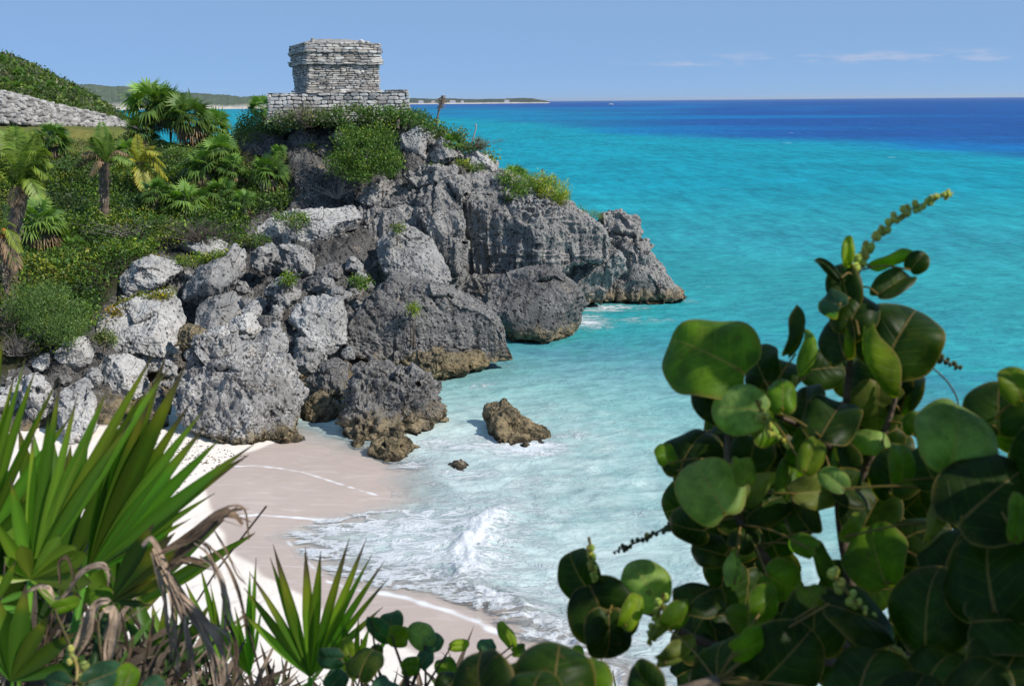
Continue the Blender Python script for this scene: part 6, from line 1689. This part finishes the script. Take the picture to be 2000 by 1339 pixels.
DEAD = [([(278, 1066), (296, 1054), (318, 1095), (346, 1170), (370, 1255), (384, 1345)], 18, DG), ([(300, 1070), (330, 1150), (342, 1235), (348, 1310)], 13, DG), ([(326, 1112), (368, 1180), (408, 1260), (424, 1345)], 22, DG), ([(296, 1078), (320, 1150), (328, 1225), (345, 1280)], 11, DG),
        ([(340, 1150), (390, 1200), (430, 1260), (445, 1330)], 20, DG), ([(380, 1060), (408, 1085), (432, 1140), (440, 1210), (430, 1260)], 9, DG), ([(400, 1060), (438, 1095), (462, 1150), (476, 1200), (480, 1236)], 7, DB), ([(415, 1030), (440, 1070), (462, 1120), (480, 1140)], 5, DB),
        ([(390, 1085), (420, 1110), (445, 1170), (450, 1220)], 9, DG), ([(138, 1142), (165, 1112), (198, 1102), (216, 1124)], 15, DG), ([(150, 1130), (128, 1160), (105, 1170)], 9, DG), ([(48, 1158), (74, 1143), (94, 1148), (106, 1166)], 13, DG), ([(214, 1172), (188, 1182), (160, 1236), (132, 1300)], 25, DG),
        ([(205, 1190), (222, 1196), (220, 1260), (204, 1325)], 24, DG), ([(22, 1215), (12, 1275), (6, 1345)], 14, DG), ([(102, 1196), (90, 1260), (94, 1345)], 11, DB), ([(78, 1252), (50, 1262), (32, 1300), (30, 1345)], 15, DB), ([(118, 1140), (116, 1098), (134, 1092), (150, 1150)], 8, DB),
        ([(305, 1085), (370, 1044), (428, 1002), (455, 1004), (474, 1024)], 20, DB), ([(330, 1100), (395, 1046), (440, 1004), (478, 992)], 14, DB), ([(340, 1080), (402, 1030), (436, 1008), (462, 1012)], 12, DB), ([(320, 1110), (360, 1092), (402, 1096)], 18, DB), ([(120, 1230), (110, 1290), (120, 1345)], 9, DB),
        ([(345, 1060), (380, 1055), (410, 1075), (420, 1130)], 6, DB), ([(360, 1190), (350, 1250), (330, 1320)], 8, DB), ([(440, 1200), (460, 1260), (455, 1339)], 10, DB), ([(260, 1240), (250, 1290), (230, 1345)], 8, DB), ([(300, 1200), (290, 1260), (270, 1345)], 9, DB)]
mb = MB()
for i, (pts, w_, c_) in enumerate(DEAD):
    ribbon(mb, pts, w_ * .8, 1.95 + .02 * (i % 4), c_, i)
    for q in range(2):
        o_ = np.random.default_rng(i * 3 + q).normal(0, w_ * .55, (len(pts), 2)) * np.linspace(.2, 1.4, len(pts))[:, None]
        ribbon(mb, [(a_[0] + d_[0], a_[1] + d_[1]) for a_, d_ in zip(pts, o_)], w_ * .32, 1.94 + .03 * q, np.array(c_) * (.8 + .3 * q), i + 50 + q, curl=.9)
mb.build('dead_frond', M['dry'], np_)
for q, (hub_, Y_, a0, a1, L_, g_) in enumerate((((-20, 1240), 2.6, 35, 120, 420, (.04, .10, .012)), ((110, 1180), 2.6, 45, 125, 380, (.05, .13, .014)), ((230, 1200), 2.7, 30, 115, 330, (.05, .13, .014)), ((60, 1350), 2.75, 30, 140, 330, (.04, .10, .012)), ((320, 1345), 2.5, 40, 140, 210, (.05, .12, .014)))):
    rq_ = np.random.default_rng(70 + q)
    near_fan(hub_, Y_, [(hub_[0] + L_ * rq_.uniform(.75, 1.05) * math.cos(math.radians(t)), hub_[1] - L_ * rq_.uniform(.8, 1.0) * math.sin(math.radians(t)), rq_.uniform(-.05, .2)) for t in np.linspace(a1, a0, 13)], g_, 80 + q, parent=np_, fuse=.5)
r_ = np.random.default_rng(31)
mb = MB()
DEB = [(230, 880), (330, 815), (400, 850), (490, 868), (450, 892), (400, 940), (330, 980), (200, 950)]
n = 0
while n < 420:
    u, v = r_.uniform(200, 500), r_.uniform(815, 985)
    if not in_poly(DEB, np.array([u]), np.array([v]))[0] or (v > 890 and r_.uniform() < .75): continue
    p = Uz(u, v, .62)
    j = int(np.argmin((beach_xy[:, 0] - p[0]) ** 2 + (beach_xy[:, 1] - p[1]) ** 2)); p[2] = beach_xy[j, 2] + .012
    s_ = r_.uniform(.015, .11) ** 1.2
    a_ = r_.uniform(0, 6.28)
    tube(mb, [p, p + [math.cos(a_) * s_, math.sin(a_) * s_, .012], p + [math.cos(a_) * s_ * 1.8, math.sin(a_ + .6) * s_ * 1.8, 0]], r_.uniform(.006, .02), 4, np.array([.10, .07, .045]) * r_.uniform(.4, 1.8)); n += 1
tag(mb.build('beach_wrack', M['dry']), 'dry seaweed and twigs strewn on the sand below the rocks', None, None, 'stuff')
np2 = thing('fan_palm', 'young upright fan palm with dark brown tips, left of the small sea grape', 'palm', (0, 0, 0))
near_fan((606, 1322), 2.35, [(470, 1190), (476, 1140), (486, 1106), (527, 1080), (533, 1060), (596, 1061), (626, 1063), (682, 1037), (716, 1050), (727, 1068), (751, 1082), (760, 1114), (748, 1180)], (.075, .18, .014), 6, parent=np2, fuse=.48, brown=.2, wmul=.95, petiole=((606, 1400, 2.3), (606, 1500, 2.25)))
near_fan((488, 1320), 2.4, [(410, 1200), (430, 1150), (458, 1180), (488, 1112), (500, 1082), (512, 1180)], (.08, .19, .016), 7, parent=np2, fuse=.5, brown=.08, wmul=.9)
near_fan((440, 1300), 2.5, [(360, 1130), (390, 1100), (410, 1130), (440, 1150), (470, 1200)], (.09, .19, .016), 8, parent=np2, fuse=.5, wmul=.9)
near_fan((690, 1330), 2.35, [(640, 1230), (668, 1205), (700, 1200), (722, 1220), (760, 1240)], (.085, .18, .015), 9, parent=np2, fuse=.5, brown=.05)

# litter and undergrowth on the cliff top
def undergrowth():
    r = np.random.default_rng(9)
    mb = MB()
    n = 4200
    x = r.uniform(-1.9, .35, n); y = r.uniform(1.75, 3.0, n)
    z = 12.02 - .06 * y + 0.62 * np.exp(-((x + 1.15) / .55) ** 2 - ((y - 2.25) / .5) ** 2) + r.uniform(0, .2, n)
    C = np.stack([x, y, z], 1)
    tip = C + r.normal(0, .1, (n, 3)) + [0, 0, .03]
    dead = r.uniform(0, 1, n) < .78
    c0 = np.where(dead[:, None], np.array([.10, .075, .055]), np.array([.035, .075, .015])) * np.exp(r.normal(0, .45, (n, 1)))
    blade_quads(mb, C, tip, r.uniform(.003, .012, n), c0, c0 * 1.2)
    for i in range(120):
        k = r.integers(n); e = C[k] + r.normal(0, .2, 3)
        tube(mb, [C[k], (C[k] + e) / 2 + r.normal(0, .03, 3), e], .003, 4, np.array([.12, .09, .07]) * r.uniform(.4, 1.5))
    return tag(mb.build('undergrowth', M['dry'], smooth=False), 'dry leaves, twigs and grass under the near palms', None, None, 'stuff')
undergrowth()

# sea air: far things fade a little towards the sky
def haze_box():
    k = N('sea_air')
    vol = k.node('ShaderNodeVolumePrincipled')
    vol.inputs['Color'].default_value = (0.80, 0.88, 1.0, 1)
    vol.inputs['Density'].default_value = 0.000022
    vol.inputs['Anisotropy'].default_value = 0.2
    k.l.new(vol.outputs[0], k.out.inputs['Volume'])
    mb = MB()
    box(mb, np.zeros(3), *np.eye(3), -90000, 90000, -1500, 70000, -6, 110, (1, 1, 1))
    return tag(mb.build('haze', k.m, smooth=False), kind='stuff')
haze_box()
